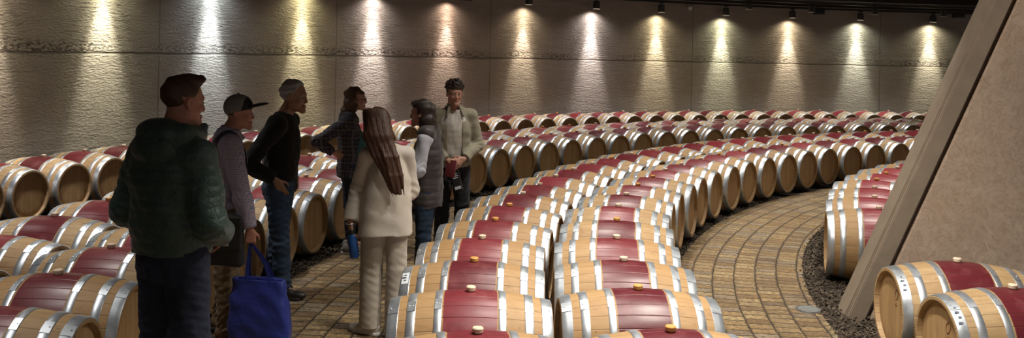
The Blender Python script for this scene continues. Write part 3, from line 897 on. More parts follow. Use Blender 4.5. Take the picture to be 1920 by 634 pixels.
class Person:
    """local frame: +y is where the body faces, +x its right hand side, z up; units metres"""
    def __init__(s, label, loc, yaw, H, head_yaw, group=None, lean=0.0, head_pitch=0.0, h=.006, head_fwd=0.0, head_scale=1.0, head_z=None, head_x=0.0):
        s.root = empty('person', loc, -math.radians(yaw)); tag(s.root, label, 'person', group)
        s.yaw = math.radians(yaw); s.h = h; s.k = H / 1.75; k = s.k; s.hs = k * head_scale
        s.J = {}
        s.hd = np.array((head_x, .03 + head_fwd, (head_z if head_z else 1.632 * k)))
        s.hR = np.array(Matrix.Rotation(-math.radians(head_yaw - yaw), 3, 'Z') @ Matrix.Rotation(math.radians(head_pitch), 3, 'X'))
        for q, sd in (('L', -1), ('R', 1)):
            s.J['sh' + q] = V3(sd * .185 * k, -.015 + lean, 1.415 * k)
            s.J['hip' + q] = V3(sd * .088 * k, 0, .92 * k)
            s.J['kn' + q] = V3(sd * .10 * k, .02, .49 * k)
            s.J['an' + q] = V3(sd * .11 * k, -.03, .085 * k)
            s.J['el' + q] = V3(sd * .24 * k, -.03 + lean, 1.12 * k)
            s.J['wr' + q] = V3(sd * .23 * k, .08 + lean, .88 * k)
        s.lean = lean
    def set(s, **kw):
        for a, b in kw.items(): s.J[a] = V3(*b)
    def W(s, dx, dy, z):                      # world offset from the feet -> local
        c, n = math.cos(s.yaw), math.sin(s.yaw)
        return (dx * c - dy * n, dx * n + dy * c, z)
    def hp(s, p):                             # point in head space -> local
        return s.hR @ (np.array(p, float) * s.hs) + s.hd
    def hell(s, c, r):
        return ell(s.hp(c), np.array(r) * s.hs, Matrix(s.hR.tolist()))
    def hcap(s, a, b, ra, rb=None):
        return caps(s.hp(a), s.hp(b), ra * s.hs, (ra if rb is None else rb) * s.hs)
    def face(s, v, woman=False):
        a = lambda p, k: v.add(p, k * s.hs)
        a(s.hell((0, -.012, .045), (.074, .095, .083)), .01)
        a(s.hell((0, .020, -.015), (.060, .070, .092)), .03)
        jw = .040 if woman else .047
        for x in (-1, 1):
            a(s.hcap((x * jw, -.005, -.062), (x * .012, .076, -.098), .018, .016), .03)
            a(s.hell((x * .036, .062, -.022), (.022, .020, .020)), .02)        # cheek
        a(s.hell((0, .080, -.100), (.020, .014, .016)), .02)                     # chin
        a(s.hcap((-.036, .078, .024), (.036, .078, .024), .011), .02)            # brow
        for x in (-1, 1): v.add(s.hell((x * .031, .099, .003), (.017, .016, .012)), .012 * s.hs, sub=True)
        a(s.hcap((0, .088, .012), (0, .1035, -.029), .0075, .0115), .012)           # nose
        for x in (-1, 1): a(s.hell((x * .012, .096, -.034), (.009, .011, .008)), .006)
        a(s.hcap((-.017, .089, -.060), (.017, .089, -.060), .0065), .006)
        a(s.hcap((-.014, .088, -.071), (.014, .088, -.071), .0075), .006)
        v.add(s.hcap((-.022, .099, -.0655), (.022, .099, -.0655), .0028), .003, sub=True)
        for x in (-1, 1):                                                        # ears
            a(s.hell((x * .078, -.008, .000), (.010, .021, .032)), .008)
            v.add(s.hell((x * .086, -.003, .002), (.006, .011, .018)), .005, sub=True)
    def hand(s, v, q, d, n, curl=.5, thumb=1.0, spread=.012, size=1.0):
        """d: towards the fingertips, n: out of the palm"""
        w = np.array(s.J['wr' + q], float); d = norm(d); n = np.array(n, float); n = norm(n - d * (n @ d))
        t = np.cross(d, n) if q == 'R' else np.cross(n, d)                       # towards the thumb
        k = s.k * size
        s.J['palm' + q] = w + d * .085 * k + n * .02
        lens = [(.042, .026, .021), (.046, .029, .022), (.043, .027, .021), (.034, .021, .019)]
        for i in range(4):
            off = t * (.030 - .020 * i) * k
            kn = w + d * (.088 - .004 * abs(i - 1)) * k + off
            v.add(caps(w + off * .55 + d * .012, kn, .0135 * k, .0105 * k), .014)
            p = kn; ang = 0.0; sp = t * (1.5 - i) * spread
            for j, L in enumerate(lens[i]):
                ang += curl * (.75, 1.0, .7)[j] * (1 + .08 * i)
                dd = d * math.cos(ang) + n * math.sin(ang) + sp * (1 if j == 0 else .5)
                e = p + norm(dd) * L * k
                v.add(caps(p, e, (.0092, .0085, .0078)[j] * k, (.0085, .0078, .0066)[j] * k), .004)
                p = e
        b = w + d * .022 * k + t * .024 * k
        m = b + norm(t * .75 + d * .75 + n * .35) * .044 * k
        e = m + norm(t * .25 * thumb + d * .9 + n * (.35 + .4 * curl)) * .032 * k
        f = e + norm(d * .85 + n * (.3 + .6 * curl) - t * .1) * .025 * k
        v.add(caps(b, m, .0145 * k, .0105 * k), .012); v.add(caps(m, e, .0105 * k, .0092 * k), .004); v.add(caps(e, f, .0092 * k, .0072 * k), .004)
    def body(s, mat, hands, woman=False):
        """one continuous skin from head to feet"""
        k, J = s.k, s.J
        pts = np.array([J[x] for x in J] + [s.hd])
        v = Vox(pts.min(0) - .26, pts.max(0) + .26, s.h); v_lo = -0.02
        s.face(v, woman)
        nb = V3(0, -.02 + s.lean, 1.46 * k); s.nb = nb
        nr = .048 if woman else .057
        v.add(caps(s.hp((0, -.022, -.055)), nb, nr * k, (nr + .008) * k), .03)
        v.add(loft([(.80 * k, 0, 0, .11 * k, .09 * k), (.93 * k, 0, 0, .155 * k, .105 * k), (1.08 * k, 0, s.lean * .4, .125 * k, .09 * k), (1.28 * k, 0, s.lean * .8, .155 * k, .105 * k), (1.40 * k, 0, s.lean, .15 * k, .085 * k), (1.46 * k, 0, s.lean - .01, .07 * k, .06 * k)]), .03)
        for q in 'LR':
            v.add(caps(nb - V3(0, 0, .02), J['sh' + q], .042 * k, .040 * k), .04)
            v.add(caps(J['sh' + q], J['el' + q], .046 * k, .036 * k), .03)
            v.add(caps(J['el' + q], J['wr' + q], .036 * k, .024 * k), .02)
            v.add(caps(J['hip' + q], J['kn' + q], .075 * k, .05 * k), .04)
            v.add(caps(J['kn' + q], J['an' + q], .05 * k, .033 * k), .02)
            v.add(caps(J['an' + q], J['an' + q] + V3(0, .13, -.045) * k, .034 * k, .026 * k), .02)
            if hands.get(q): s.hand(v, q, **hands[q])
        o = v.mesh('body', mat, s.root, 1)
        for x in (-1, 1):
            for nm, rr, yy, m in (('eye', .0115, .0785, M['eye']), ('iris', .0062, .0850, M['iris'])):
                bm = bmesh.new(); bmesh.ops.create_uvsphere(bm, u_segments=12, v_segments=8, radius=rr * s.hs)
                e = obj(nm, bm, m, s.root); e.location = Vector(s.hp((x * .031, yy, .003)))
        bm = bmesh.new(); tube(bm, [s.hp((x, .0965 - abs(x) * .25, -.0655)) for x in (-.02, -.01, 0, .01, .02)], .0042 * s.hs, 6); obj('lips', bm, M['lips'], s.root)
        return o
    def brows(s, mat):
        for x in (-1, 1):
            bm = bmesh.new(); tube(bm, [s.hp((x * a, b, c)) for a, b, c in ((.013, .0905, .0255), (.028, .0885, .028), (.045, .076, .022))], [.003 * s.hs, .0042 * s.hs, .002 * s.hs], 6); obj('eyebrow', bm, mat, s.root)
    def trousers(s, mat, hip=.105, knee=.072, hem=.068, waist=1.0, hemz=.07, amp=.003, pel=(.165, .115), seed=1, name='trousers', crease=1.0, drape=0.0):
        k, J = s.k, s.J
        pts = np.array([J[a + q] for a in ('hip', 'kn', 'an') for q in 'LR'])
        v = Vox(pts.min(0) - .2, np.maximum(pts.max(0) + .2, (0, 0, waist * k + .05)), s.h)
        v.add(loft([(.80 * k, 0, -.005, pel[0] * .93 * k, pel[1] * k), (.90 * k, 0, -.012, pel[0] * k, (pel[1] + .008) * k), (waist * k, 0, .0 + s.lean * .2, pel[0] * .90 * k, pel[1] * .92 * k)]), .02)
        for q in 'LR':
            v.add(caps(J['hip' + q], J['kn' + q], hip * k, knee * k), .014)
            v.add(caps(J['kn' + q], J['an' + q] + V3(0, 0, -.03), knee * k, hem * k), .014)
        v.warp(amp, 38, seed, (1, 1, .9)); v.warp(amp * .6, 85, seed + 9, (1, 1, 1.4))
        kz = .49 * k
        if drape: v.warp(drape, 42, seed + 3, (1, 1, .16))
        v.disp(lambda X, Y, Z: crease * amp * np.sin(Z * 120 + 6 * np.sin(X * 21 + Y * 17)) * np.exp(-((Z - .13) / .09) ** 2) + crease * amp * .7 * np.sin(Z * 95 + X * 25) * np.exp(-((Z - kz) / .08) ** 2))
        v.clip(lambda X, Y, Z: np.maximum(hemz - Z + 0 * X + 0 * Y, Z - waist * k))
        return v.mesh(name, mat, s.root, 1)
    def top(s, mat, sec, sleeve, name='jacket', quilt=None, amp=.003, k_sh=.06, extra=(), seed=3, cuff=1.0, neck=None, arms='LR', freq=30, power=2.0, sub=(), shoulder=None, pad=.22):
        """sec: torso sections; sleeve: radii at shoulder, elbow, wrist"""
        k, J = s.k, s.J
        pts = np.array([J[a + q] for a in ('sh', 'el', 'wr') for q in 'LR'] + [(0, 0, sec[0][0] * k), (0, 0, 1.60 * k)])
        v = Vox(pts.min(0) - pad, pts.max(0) + pad, s.h)
        v.add(loft([(a * k, b * k, c * k + s.lean * max(0, min(1, (a - .95) / .45)), d * k, e * k) for a, b, c, d, e in sec], quilt, power=power), .01)
        for q in arms:
            nb = V3(0, -.02 + s.lean, 1.435 * k)
            r0 = shoulder or sleeve[0]
            v.add(caps(nb, J['sh' + q], r0 * .95 * k, r0 * k), k_sh)
            v.add(caps(J['sh' + q], J['el' + q], sleeve[0] * k, sleeve[1] * k, quilt), k_sh * .6)
            v.add(caps(J['el' + q], J['wr' + q], sleeve[1] * k, sleeve[2] * k, quilt, clip=cuff), .025)
        for p, kk in extra: v.add(p, kk)
        v.warp(amp, freq, seed, (1, 1, 1.2)); v.warp(amp * .5, freq * 2.4, seed + 5)
        for q in arms:
            e = np.array(J['el' + q])
            v.disp(lambda X, Y, Z: amp * 1.3 * np.sin(110 * (X * .5 + Z) + 4 * np.sin(Y * 40)) * np.exp(-((X - e[0]) ** 2 + (Y - e[1]) ** 2 + (Z - e[2]) ** 2) / .008))
        for p, kk in sub: v.add(p, kk, sub=True)
        z0 = sec[0][0] * k
        if neck is not None:
            v.add(ell((0, .03 + s.lean, neck[0] * k), (neck[1] * k, (neck[1] + .01) * k, neck[2] * k)), .006, sub=True)
        return v.mesh(name, mat, s.root, 1)
    def custom(s, name, mat, prims, lo, hi, h=None, warp=None, subs=(), clips=(), smooth=1, parent=None):
        v = Vox(lo, hi, h or s.h)
        for p, kk in prims: v.add(p, kk)
        if warp: v.warp(*warp)
        for p, kk in subs: v.add(p, kk, sub=True)
        for c in clips: v.clip(c)
        return v.mesh(name, mat, parent or s.root, smooth)
    def headspace(s, fn):                     # wrap a clip written in head space
        Ri = s.hR.T / s.hs
        def f(X, Y, Z):
            x, y, z = X - s.hd[0], Y - s.hd[1], Z - s.hd[2]
            return fn(Ri[0, 0] * x + Ri[0, 1] * y + Ri[0, 2] * z, Ri[1, 0] * x + Ri[1, 1] * y + Ri[1, 2] * z, Ri[2, 0] * x + Ri[2, 1] * y + Ri[2, 2] * z)
        return f
    def hair_short(s, mat, prims=None, line=None, warp=(.003, 120, 2), name='hair', thick=.010):
        """close-cropped or short hair: skull shell kept above and behind the hairline"""
        P = prims or [(s.hell((0, -.014, .048), (.074 + thick, .095 + thick, .083 + thick * 1.3)), .01)]
        ln = line or (lambda x, y, z: np.maximum(y - .070 - .0 * z, -(z + .035) + np.maximum(y + .02, 0) * 1.15))
        c = s.hd; r = .17 * s.hs
        return s.custom(name, mat, P, c - r, c + r, .0045, warp, clips=[s.headspace(ln)])
    def shoe(s, q, mat, yaw=0, sole=None, length=.285, width=.098, high=.0):
        a = np.array(s.J['an' + q]); R = Matrix.Rotation(-math.radians(yaw), 3, 'Z'); Rn = np.array(R)
        o = np.array((a[0], a[1], 0.0)); k = s.k; g = getattr(s, 'ground', 0.0)
        P = lambda x, y, z: o + Rn @ np.array((x, y, z)) * k + np.array((0, 0, g))
        hl = length / 2
        pr = [(caps(P(0, -.045, .055), P(0, .06, .048), .043 * k, .040 * k), .01),
              (ell(P(0, .115, .034), (width * .47 * k, .085 * k, .036 * k), R), .03),
              (caps(P(0, -.035, .06), P(0, -.02, .105 + high), .042 * k, .040 * k), .03)]
        zt = (.108 + high) * k + g
        m = 'boot' if high > .03 else 'shoe'
        lo, hi = o + V3(-.26, -.26, -.02 + g), o + V3(.26, .26, .24 + g)
        sh = s.custom(m, mat, pr, lo, hi, .0045, (.0012, 70, 4), clips=[lambda X, Y, Z: np.maximum(.014 + g - Z + 0 * X + 0 * Y, Z - zt)])
        so = [(caps(P(0, -.06, .012), P(.004, .125, .012), .040 * k, .046 * k), .01)]
        t = s.custom('sole', sole or M['rubber'], so, lo, hi, .0045, None, clips=[lambda X, Y, Z: np.maximum(.001 + g - Z + 0 * X + 0 * Y, Z - .026 - g)], parent=sh)
        return sh
M['rubber'] = plain('dark_rubber', (.03, .028, .026), .7)
# ------------------------------------------------------------------ the visitors
SK = {'fair': skin_mat('fair_skin', (.52, .27, .19)), 'ruddy': skin_mat('ruddy_skin', (.50, .225, .16)), 'tan': skin_mat('tan_skin', (.40, .215, .14))}
HR = {'dark': hair_mat('dark_brown_hair', (.012, .007, .005), (.05, .028, .018)), 'brown': hair_mat('brown_hair', (.03, .013, .007), (.13, .06, .032)),
      'grey': hair_mat('grey_hair', (.22, .21, .20), (.48, .47, .46)), 'auburn': hair_mat('long_brown_hair', (.014, .007, .005), (.125, .052, .026)), 'chest': hair_mat('chestnut_hair', (.05, .025, .014), (.17, .09, .05))}
FL = .028

def person_green():
    p = Person('person in a dark green quilted hooded jacket and jeans, seen from behind', (-1.625, 4.42, .19), 30, 1.77, 44, h=.005, head_fwd=.03, head_x=-.02, head_pitch=-4)
    k = p.k; p.ground = 0.0
    p.set(elL=(-.285, -.05, 1.12), elR=(.285, -.03, 1.10), wrL=(-.20, .15, .955), wrR=(.115, .205, 1.0), knL=(-.12, .02, .49), knR=(.12, .02, .49), anL=(-.13, -.02, .085), anR=(.14, -.02, .085),
          shL=(-.185, -.015, 1.395), shR=(.185, -.015, 1.395))
    p.body(SK['ruddy'], {'L': dict(d=(.5, .6, -.6), n=(.6, -.6, .2), curl=.3), 'R': dict(d=(-.75, .15, -.6), n=(0, -1, .1), curl=.3)})
    c, r = p.hd, .19
    p.hair_short(HR['brown'], [(p.hell((0, -.016, .048), (.079, .100, .088)), .01), (p.hell((0, .035, .108), (.066, .085, .034)), .02), (p.hell((.005, .088, .098), (.050, .036, .028)), .02), (p.hell((.01, .115, .100), (.034, .020, .020)), .02)],
                 line=lambda x, y, z: np.maximum(y - .125, np.maximum(-(z + .045) + np.maximum(y + .03, 0) * 1.5, np.where(y > .03, .040 - z + .5 * (y - .03), -1))), warp=(.0035, 90, 5))
    p.brows(HR['brown'])
    q = (.006, .050)
    sec = [(.925, 0, 0, .185, .150), (.945, 0, 0, .192, .155), (.965, 0, -.002, .200, .160), (1.08, 0, -.012, .205, .164), (1.27, 0, -.018, .216, .168), (1.38, 0, -.018, .205, .140), (1.45, 0, -.02, .145, .108), (1.50, 0, -.01, .100, .092), (1.535, 0, .005, .090, .088)]
    ex = [(ell(V3(0, -.090, 1.500) * k, (.145, .085, .070)), .012), (ell(V3(0, -.132, 1.432) * k, (.138, .052, .082)), .012), (caps(V3(-.115, -.06, 1.49) * k, V3(-.075, .07, 1.47) * k, .058, .045), .012), (caps(V3(.115, -.06, 1.49) * k, V3(.075, .07, 1.47) * k, .058, .045), .012),
          (caps(V3(.075, .06, 1.45) * k, V3(.062, .115, 1.515) * k, .035, .018), .02), (caps(V3(-.075, .06, 1.45) * k, V3(-.062, .115, 1.515) * k, .035, .018), .02)]
    sb = [(ell(V3(.008, .035, 1.575) * k, (.082, .098, .085)), .01), (caps(V3(-.10, -.205, 1.475) * k, V3(.10, -.205, 1.475) * k, .006), .014), (caps(V3(-.11, -.165, 1.525) * k, V3(.11, -.165, 1.525) * k, .005), .012)]
    p.top(M['green'], sec, (.086, .080, .060), quilt=q, amp=.004, extra=ex, sub=sb, k_sh=.05, seed=21, freq=26, power=2.4)
    p.trousers(M['navy_denim'], hip=.112, knee=.085, hem=.075, pel=(.178, .128), seed=5, amp=.0035)
    for s_ in 'LR': p.shoe(s_, M['brown_leather'], 8 if s_ == 'R' else -8)
M['green'] = cloth_mat('green_quilted_nylon', (.052, .090, .080), .46, fold=.6, var=.3, fscale=22)
M['navy_denim'] = denim_mat('dark_navy_denim', (.014, .019, .040))
M['blue_denim'] = denim_mat('washed_blue_denim', (.022, .042, .080))
M['mid_denim'] = denim_mat('mid_blue_denim', (.014, .030, .058))
M['brown_leather'] = plain('brown_leather', (.09, .05, .025), .5)

def person_cap():
    p = Person('person in a grey and black cap, checked shirt and khaki trousers, looking right', (-2.05, 6.66, FL), 66, 1.72, 84, head_fwd=.03)
    k = p.k
    p.set(elR=p.W(.165, -.225, 1.03), wrR=p.W(.235, -.255, .81), elL=(-.20, -.02, 1.10), wrL=(-.19, .0, .86), anR=p.W(.06, -.16, .085), knR=p.W(.03, -.13, .48), knL=p.W(-.02, .10, .49), anL=p.W(-.06, .10, .085))
    p.body(SK['ruddy'], {'R': dict(d=p.W(.03, .0, -1), n=p.W(-.3, 1, 0), curl=1.15), 'L': dict(d=(0, .1, -1), n=(1, .2, 0), curl=.5)})
    p.hair_short(HR['brown'], [(p.hell((0, -.014, .046), (.078, .099, .086)), .01)], line=lambda x, y, z: np.maximum(-(z + .055) + np.maximum(y + .03, 0) * 1.6, y - .05), warp=(.0012, 120, 5), thick=.004)
    p.brows(HR['brown'])
    # cap: crown (grey mesh), dark front panel and visor
    c, r = p.hd, .22
    rim = lambda x, y, z: .020 + .10 * np.maximum(-y, -.02) * -.12 - z
    shell = [(p.hell((0, -.008, .050), (.087, .108, .098)), .01)]
    inner = [(p.hell((0, -.008, .046), (.080, .100, .090)), .0)]
    cap_o = p.custom('cap', M['cap_grey'], shell, c - r, c + r, .0045, None, subs=inner, clips=[p.headspace(lambda x, y, z: np.maximum(.016 + .24 * y - z, y - .042 - .25 * (z - .05)))])
    p.custom('front_panel', M['cap_black'], [(p.hell((0, -.008, .050), (.089, .110, .100)), .01)], c - r, c + r, .0045, None, subs=inner, clips=[p.headspace(lambda x, y, z: np.maximum(.016 + .24 * y - z, .034 + .25 * (z - .05) - y))], parent=cap_o)
    VR = Matrix(p.hR.tolist()) @ Matrix.Rotation(math.radians(13), 3, 'X')
    p.custom('visor', M['cap_black'], [(ell(p.hp((0, .132, .062)), np.array((.072, .085, .017)) * p.hs, VR), .01)], c - r, c + r, .0045, None, subs=[(ell(p.hp((0, .128, .044)), np.array((.078, .10, .016)) * p.hs, VR), .004), (p.hell((0, -.008, .046), (.080, .100, .090)), .0)], clips=[p.headspace(lambda x, y, z: .06 - y + 0 * x + 0 * z)], parent=cap_o)
    bm = bmesh.new(); bmesh.ops.create_uvsphere(bm, u_segments=10, v_segments=6, radius=.008); b = obj('button', bm, M['cap_black'], cap_o); b.location = Vector(p.hp((0, -.008, .150)))
    sec = [(.90, 0, 0, .185, .135), (1.0, 0, .0, .180, .135), (1.08, 0, 0, .172, .130), (1.28, 0, -.01, .190, .140), (1.39, 0, -.015, .17, .11), (1.455, 0, -.015, .10, .085), (1.515, 0, .0, .072, .074)]
    p.top(M['check'], sec, (.078, .066, .052), name='shirt', amp=.0035, seed=8, neck=(1.55, .062, .075), cuff=.97)
    bm = bmesh.new()
    p.custom('collar', M['check'], [(caps(V3(-.055, .045, 1.50) * k, V3(-.06, -.04, 1.525) * k, .018), .02), (caps(V3(.055, .045, 1.50) * k, V3(.06, -.04, 1.525) * k, .018), .02), (caps(V3(-.055, -.045, 1.525) * k, V3(.055, -.045, 1.525) * k, .018), .02),
             (caps(V3(.05, .05, 1.50) * k, V3(.045, .085, 1.455) * k, .016), .02), (caps(V3(-.05, .05, 1.50) * k, V3(-.045, .085, 1.455) * k, .016), .02)], (-.2, -.2, 1.3), (.2, .2, 1.6), .0045)
    p.trousers(M['khaki'], hip=.103, knee=.080, hem=.072, pel=(.165, .12), seed=15, amp=.005)
    for s_ in 'LR': p.shoe(s_, M['tan_leather'], 6 if s_ == 'R' else -6, high=.06)
    return p
M['cap_grey'] = cloth_mat('grey_cap_mesh', (.20, .20, .185), .9)
M['cap_black'] = cloth_mat('black_cap_twill', (.014, .012, .012), .8)
M['check'] = check_mat('small_check_shirting', (.52, .50, .58), (.13, .13, .25), (.28, .10, .13), .017, .42, .3, .4)
M['khaki'] = cloth_mat('khaki_cotton', (.155, .100, .050), .85, fold=.6)
M['tan_leather'] = plain('tan_suede', (.16, .10, .05), .8, bump=.2)

def person_black():
    p = Person('person with short grey hair in a black sweater and blue jeans, hand in pocket', (-1.945, 7.72, FL), 92, 1.80, 97, head_fwd=.075, head_scale=1.07, lean=.035, head_pitch=-3)
    p.set(elR=p.W(-.205, -.25, 1.135), wrR=p.W(.02, -.205, 1.00), elL=(-.25, -.14, 1.15), wrL=(-.18, .06, 1.0), anR=p.W(.075, -.13, .085), knR=p.W(.045, -.12, .49), knL=p.W(-.02, .10, .49), anL=p.W(-.10, .10, .085))
    p.body(SK['tan'], {'R': dict(d=p.W(.42, .22, -.85), n=p.W(-.2, 1, .1), curl=.25, spread=.004, size=.95), 'L': dict(d=(.25, .3, -.8), n=(.8, -.5, .2), curl=.4, spread=.004)})
    p.hair_short(HR['grey'], line=lambda x, y, z: np.maximum(y - .080 - .2 * (z - .06), np.maximum(-(z + .050) + np.maximum(y + .03, 0) * 1.7, np.where(y > .04, .062 - z, -1)) + .008 * np.sin(x * 140 + z * 90) * np.sin(y * 130)), warp=(.004, 90, 9), thick=.009)
    p.brows(HR['grey'])
    sec = [(.955, 0, 0, .170, .132), (.975, 0, 0, .186, .144), (1.08, 0, -.005, .180, .138), (1.28, 0, -.012, .195, .145), (1.39, 0, -.015, .18, .115), (1.455, 0, -.01, .105, .09), (1.495, 0, .0, .074, .076)]
    p.top(M['black_knit'], sec, (.076, .066, .050), name='sweater', k_sh=.045, amp=.005, seed=31, neck=(1.535, .062, .07), cuff=.92)
    p.trousers(M['blue_denim'], hip=.104, knee=.076, hem=.066, pel=(.165, .12), seed=25, amp=.005, waist=1.01)
    for s_ in 'LR': p.shoe(s_, M['black_leather'], 5 if s_ == 'R' else -5, length=.30)
    return p
M['black_knit'] = cloth_mat('black_knit', (.0065, .006, .006), .95, fold=.2)
M['black_leather'] = plain('black_leather', (.014, .012, .011), .5)

def person_plaid():
    p = Person('person with bobbed brown hair and glasses in a dark plaid shirt, hand on hip', (-1.66, 9.42, FL), 72, 1.69, 84, head_fwd=.03)
    k = p.k
    p.set(elR=p.W(-.30, -.20, 1.155), wrR=p.W(-.135, -.155, 1.045), elL=p.W(.10, .17, 1.10), wrL=p.W(.205, .02, .985), anR=p.W(.05, -.10, .085), anL=p.W(.01, .09, .085), knR=p.W(.03, -.09, .48), knL=p.W(.01, .08, .48))
    p.body(SK['fair'], {'R': dict(d=p.W(.75, .15, -.45), n=p.W(.1, 1, .1), curl=.5), 'L': dict(d=p.W(-.35, -.75, .2), n=p.W(-.5, .35, .75), curl=.7)}, woman=True)
    c, r = p.hd, .2
    p.custom('hair', HR['chest'], [(p.hell((0, -.022, .048), (.090, .108, .095)), .02), (p.hell((.068, -.038, -.055), (.032, .058, .095)), .03), (p.hell((-.068, -.038, -.055), (.032, .058, .095)), .03), (p.hell((0, -.095, -.055), (.078, .050, .10)), .03), (p.hell((0, -.120, -.120), (.080, .040, .045)), .03)],
             c + V3(-.2, -.24, -.28), c + V3(.2, .2, .2), .0045, (.006, 60, 6), clips=[p.headspace(lambda x, y, z: np.maximum(np.where(z < .055, y - .018 + .25 * z, y - .085), np.where(y > .03, .05 - z, -1)))])
    p.brows(HR['chest'])
    # glasses
    g = None
    bm = bmesh.new()
    for x in (-1, 1):
        ring = [p.hp((x * .032 + .023 * math.cos(a), .1045 - .10 * (abs(x * .032 + .023 * math.cos(a))) ** 1.0 * .25, .004 + .017 * math.sin(a))) for a in np.linspace(0, 2 * PI, 17)]
        tube(bm, ring, .0022, 6, False)
        tube(bm, [p.hp((x * .055, .101, .008)), p.hp((x * .080, .06, .010)), p.hp((x * .084, -.01, .008))], .0022, 6)
    tube(bm, [p.hp((-.009, .103, .008)), p.hp((0, .106, .010)), p.hp((.009, .103, .008))], .002, 6)
    obj('glasses', bm, M['dark_frame'], p.root)
    sec = [(.815, 0, 0, .180, .128), (.92, 0, 0, .178, .130), (1.08, 0, 0, .160, .120), (1.28, 0, -.005, .172, .130), (1.385, 0, -.015, .155, .10), (1.45, 0, -.015, .090, .08), (1.50, 0, .0, .066, .068)]
    p.top(M['plaid'], sec, (.070, .060, .048), name='shirt', amp=.005, seed=41, neck=(1.53, .056, .075), cuff=.96)
    p.trousers(M['navy_denim'], hip=.092, knee=.064, hem=.052, pel=(.155, .115), seed=45, hemz=.155, amp=.003)
    for s_ in 'LR': p.shoe(s_, M['grey_suede'], 6 if s_ == 'R' else -6, length=.265, sole=M['pale_sole'])
    return p
M['dark_frame'] = plain('tortoiseshell', (.05, .015, .01), .3)
M['plaid'] = check_mat('dark_plaid_flannel', (.022, .021, .030), (.065, .065, .085), (.14, .12, .13), .085, .30, .35, .4)
M['grey_suede'] = plain('grey_suede', (.16, .145, .13), .8)
M['pale_sole'] = plain('pale_rubber', (.36, .33, .30), .7)

def person_beige():
    p = Person('person with long straight hair in an off-white jacket and trousers, seen from behind', (-.905, 6.70, FL), -24, 1.655, -44, head_x=-.075, head_fwd=.0)
    k = p.k
    p.set(shL=(-.148, -.01, 1.325), shR=(.148, -.01, 1.325), elL=p.W(-.205, .005, 1.07), wrL=p.W(-.245, -.07, .835), elR=(.195, .03, 1.05), wrR=(.06, .24, 1.06), anL=p.W(-.10, .0, .085), anR=p.W(.095, -.04, .085), knL=p.W(-.095, .02, .47), knR=p.W(.093, .0, .47))
    p.body(SK['tan'], {'L': dict(d=p.W(.10, -.12, -1), n=p.W(.9, .5, .1), curl=.75), 'R': dict(d=(-.8, .5, .2), n=(0, -.8, .3), curl=.5)}, woman=True)
    # hair: cap over the skull, then a long sheet down the back towards the right
    P = [(p.hell((0, -.020, .046), (.088, .110, .096)), .02), (p.hell((.066, -.030, -.06), (.034, .062, .125)), .03), (p.hell((.045, -.075, -.11), (.060, .045, .12)), .03), (p.hell((-.070, -.015, -.05), (.024, .040, .10)), .03)]
    back = [p.W(-.088, -.070, 1.635), p.W(-.050, -.150, 1.47), p.W(.020, -.195, 1.33), p.W(.075, -.205, 1.20), p.W(.115, -.195, 1.055)]
    wid = [.085, .100, .098, .080, .050]
    rs = np.random.default_rng(8)
    dx = V3(*p.W(1, 0, 0)); dyv = V3(*p.W(0, -1, 0))
    for o in np.linspace(-1, 1, 15):
        wob = rs.uniform(-.012, .012); end = rs.uniform(.80, 1.06)
        ch = [V3(*a) + dx * (w_ * o * .80 + wob * i / 3) + dyv * (rs.uniform(-.006, .010) - .018 * o * o) for i, (a, w_) in enumerate(zip(back, wid))]
        ch[-1] = ch[-2] + (ch[-1] - ch[-2]) * end
        rad_ = [.016, .024, .020, .015, .005]
        for i in range(4): P.append((caps(ch[i], ch[i + 1], rad_[i], rad_[i + 1]), .035 if i == 0 else .012))
    c = p.hd
    stripes = V3(*p.W(1, 0, 0))
    v = Vox(c + V3(-.32, -.34, -.62), c + V3(.32, .22, .18), .005)
    for a, kk in P: v.add(a, kk)
    v.disp(lambda X, Y, Z: .0011 * (np.sin((X * stripes[0] + Y * stripes[1] - .30 * (1.5 - Z)) * 160 + 2.5 * np.sin(Z * 9)) + np.sin((X * stripes[0] + Y * stripes[1] - .26 * (1.5 - Z)) * 367 + 3 * np.sin(Z * 7 + 1)) + .8 * np.sin((X * stripes[0] + Y * stripes[1] - .34 * (1.5 - Z)) * 610 + 2 * np.sin(Z * 13))) * (Z < 1.60))
    v.warp(.004, 34, 3, (1, 1, .2))
    v.clip(p.headspace(lambda x, y, z: np.where((y > .045) & (z < .075), (y - .045), -1) + 0 * x))
    v.mesh('hair', HR['auburn'], p.root, 1)
    p.brows(HR['dark'])
    sec = [(.785, 0, -.005, .215, .160), (.90, 0, -.008, .205, .158), (1.06, 0, -.01, .190, .150), (1.24, 0, -.015, .172, .135), (1.35, 0, -.018, .145, .100), (1.415, 0, -.02, .09, .080), (1.465, 0, -.015, .076, .078)]
    p.top(M['offwhite'], sec, (.066, .066, .058), amp=.005, seed=52, neck=(1.495, .060, .075), cuff=.93, freq=19, power=2.4, k_sh=.022)
    p.trousers(M['offwhite_trousers'], hip=.098, knee=.082, hem=.088, pel=(.180, .130), seed=55, amp=.0018, hemz=.055, waist=1.02, crease=.25, drape=.0065)
    p.shoe('L', M['white_leather'], -38, length=.265, sole=M['white_sole']); p.shoe('R', M['white_leather'], 20, length=.265, sole=M['white_sole'])
    # bracelet at the cuff
    bm = bmesh.new(); w_ = p.J['wrL'] + V3(0, 0, .0)
    tube(bm, [w_ + V3(.033 * math.cos(a), .033 * math.sin(a), -.01) for a in np.linspace(0, 2 * PI, 17)], .0045, 6, False); obj('bracelet', bm, M['steel'], p.root)
    return p
M['offwhite'] = cloth_mat('off_white_twill', (.56, .505, .43), .62, fold=.35, var=.06, fscale=5)
M['offwhite_trousers'] = cloth_mat('cream_satin_cotton', (.46, .40, .33), .6, fold=.35, var=.06, fscale=5)
M['white_leather'] = plain('white_leather', (.62, .58, .54), .5)
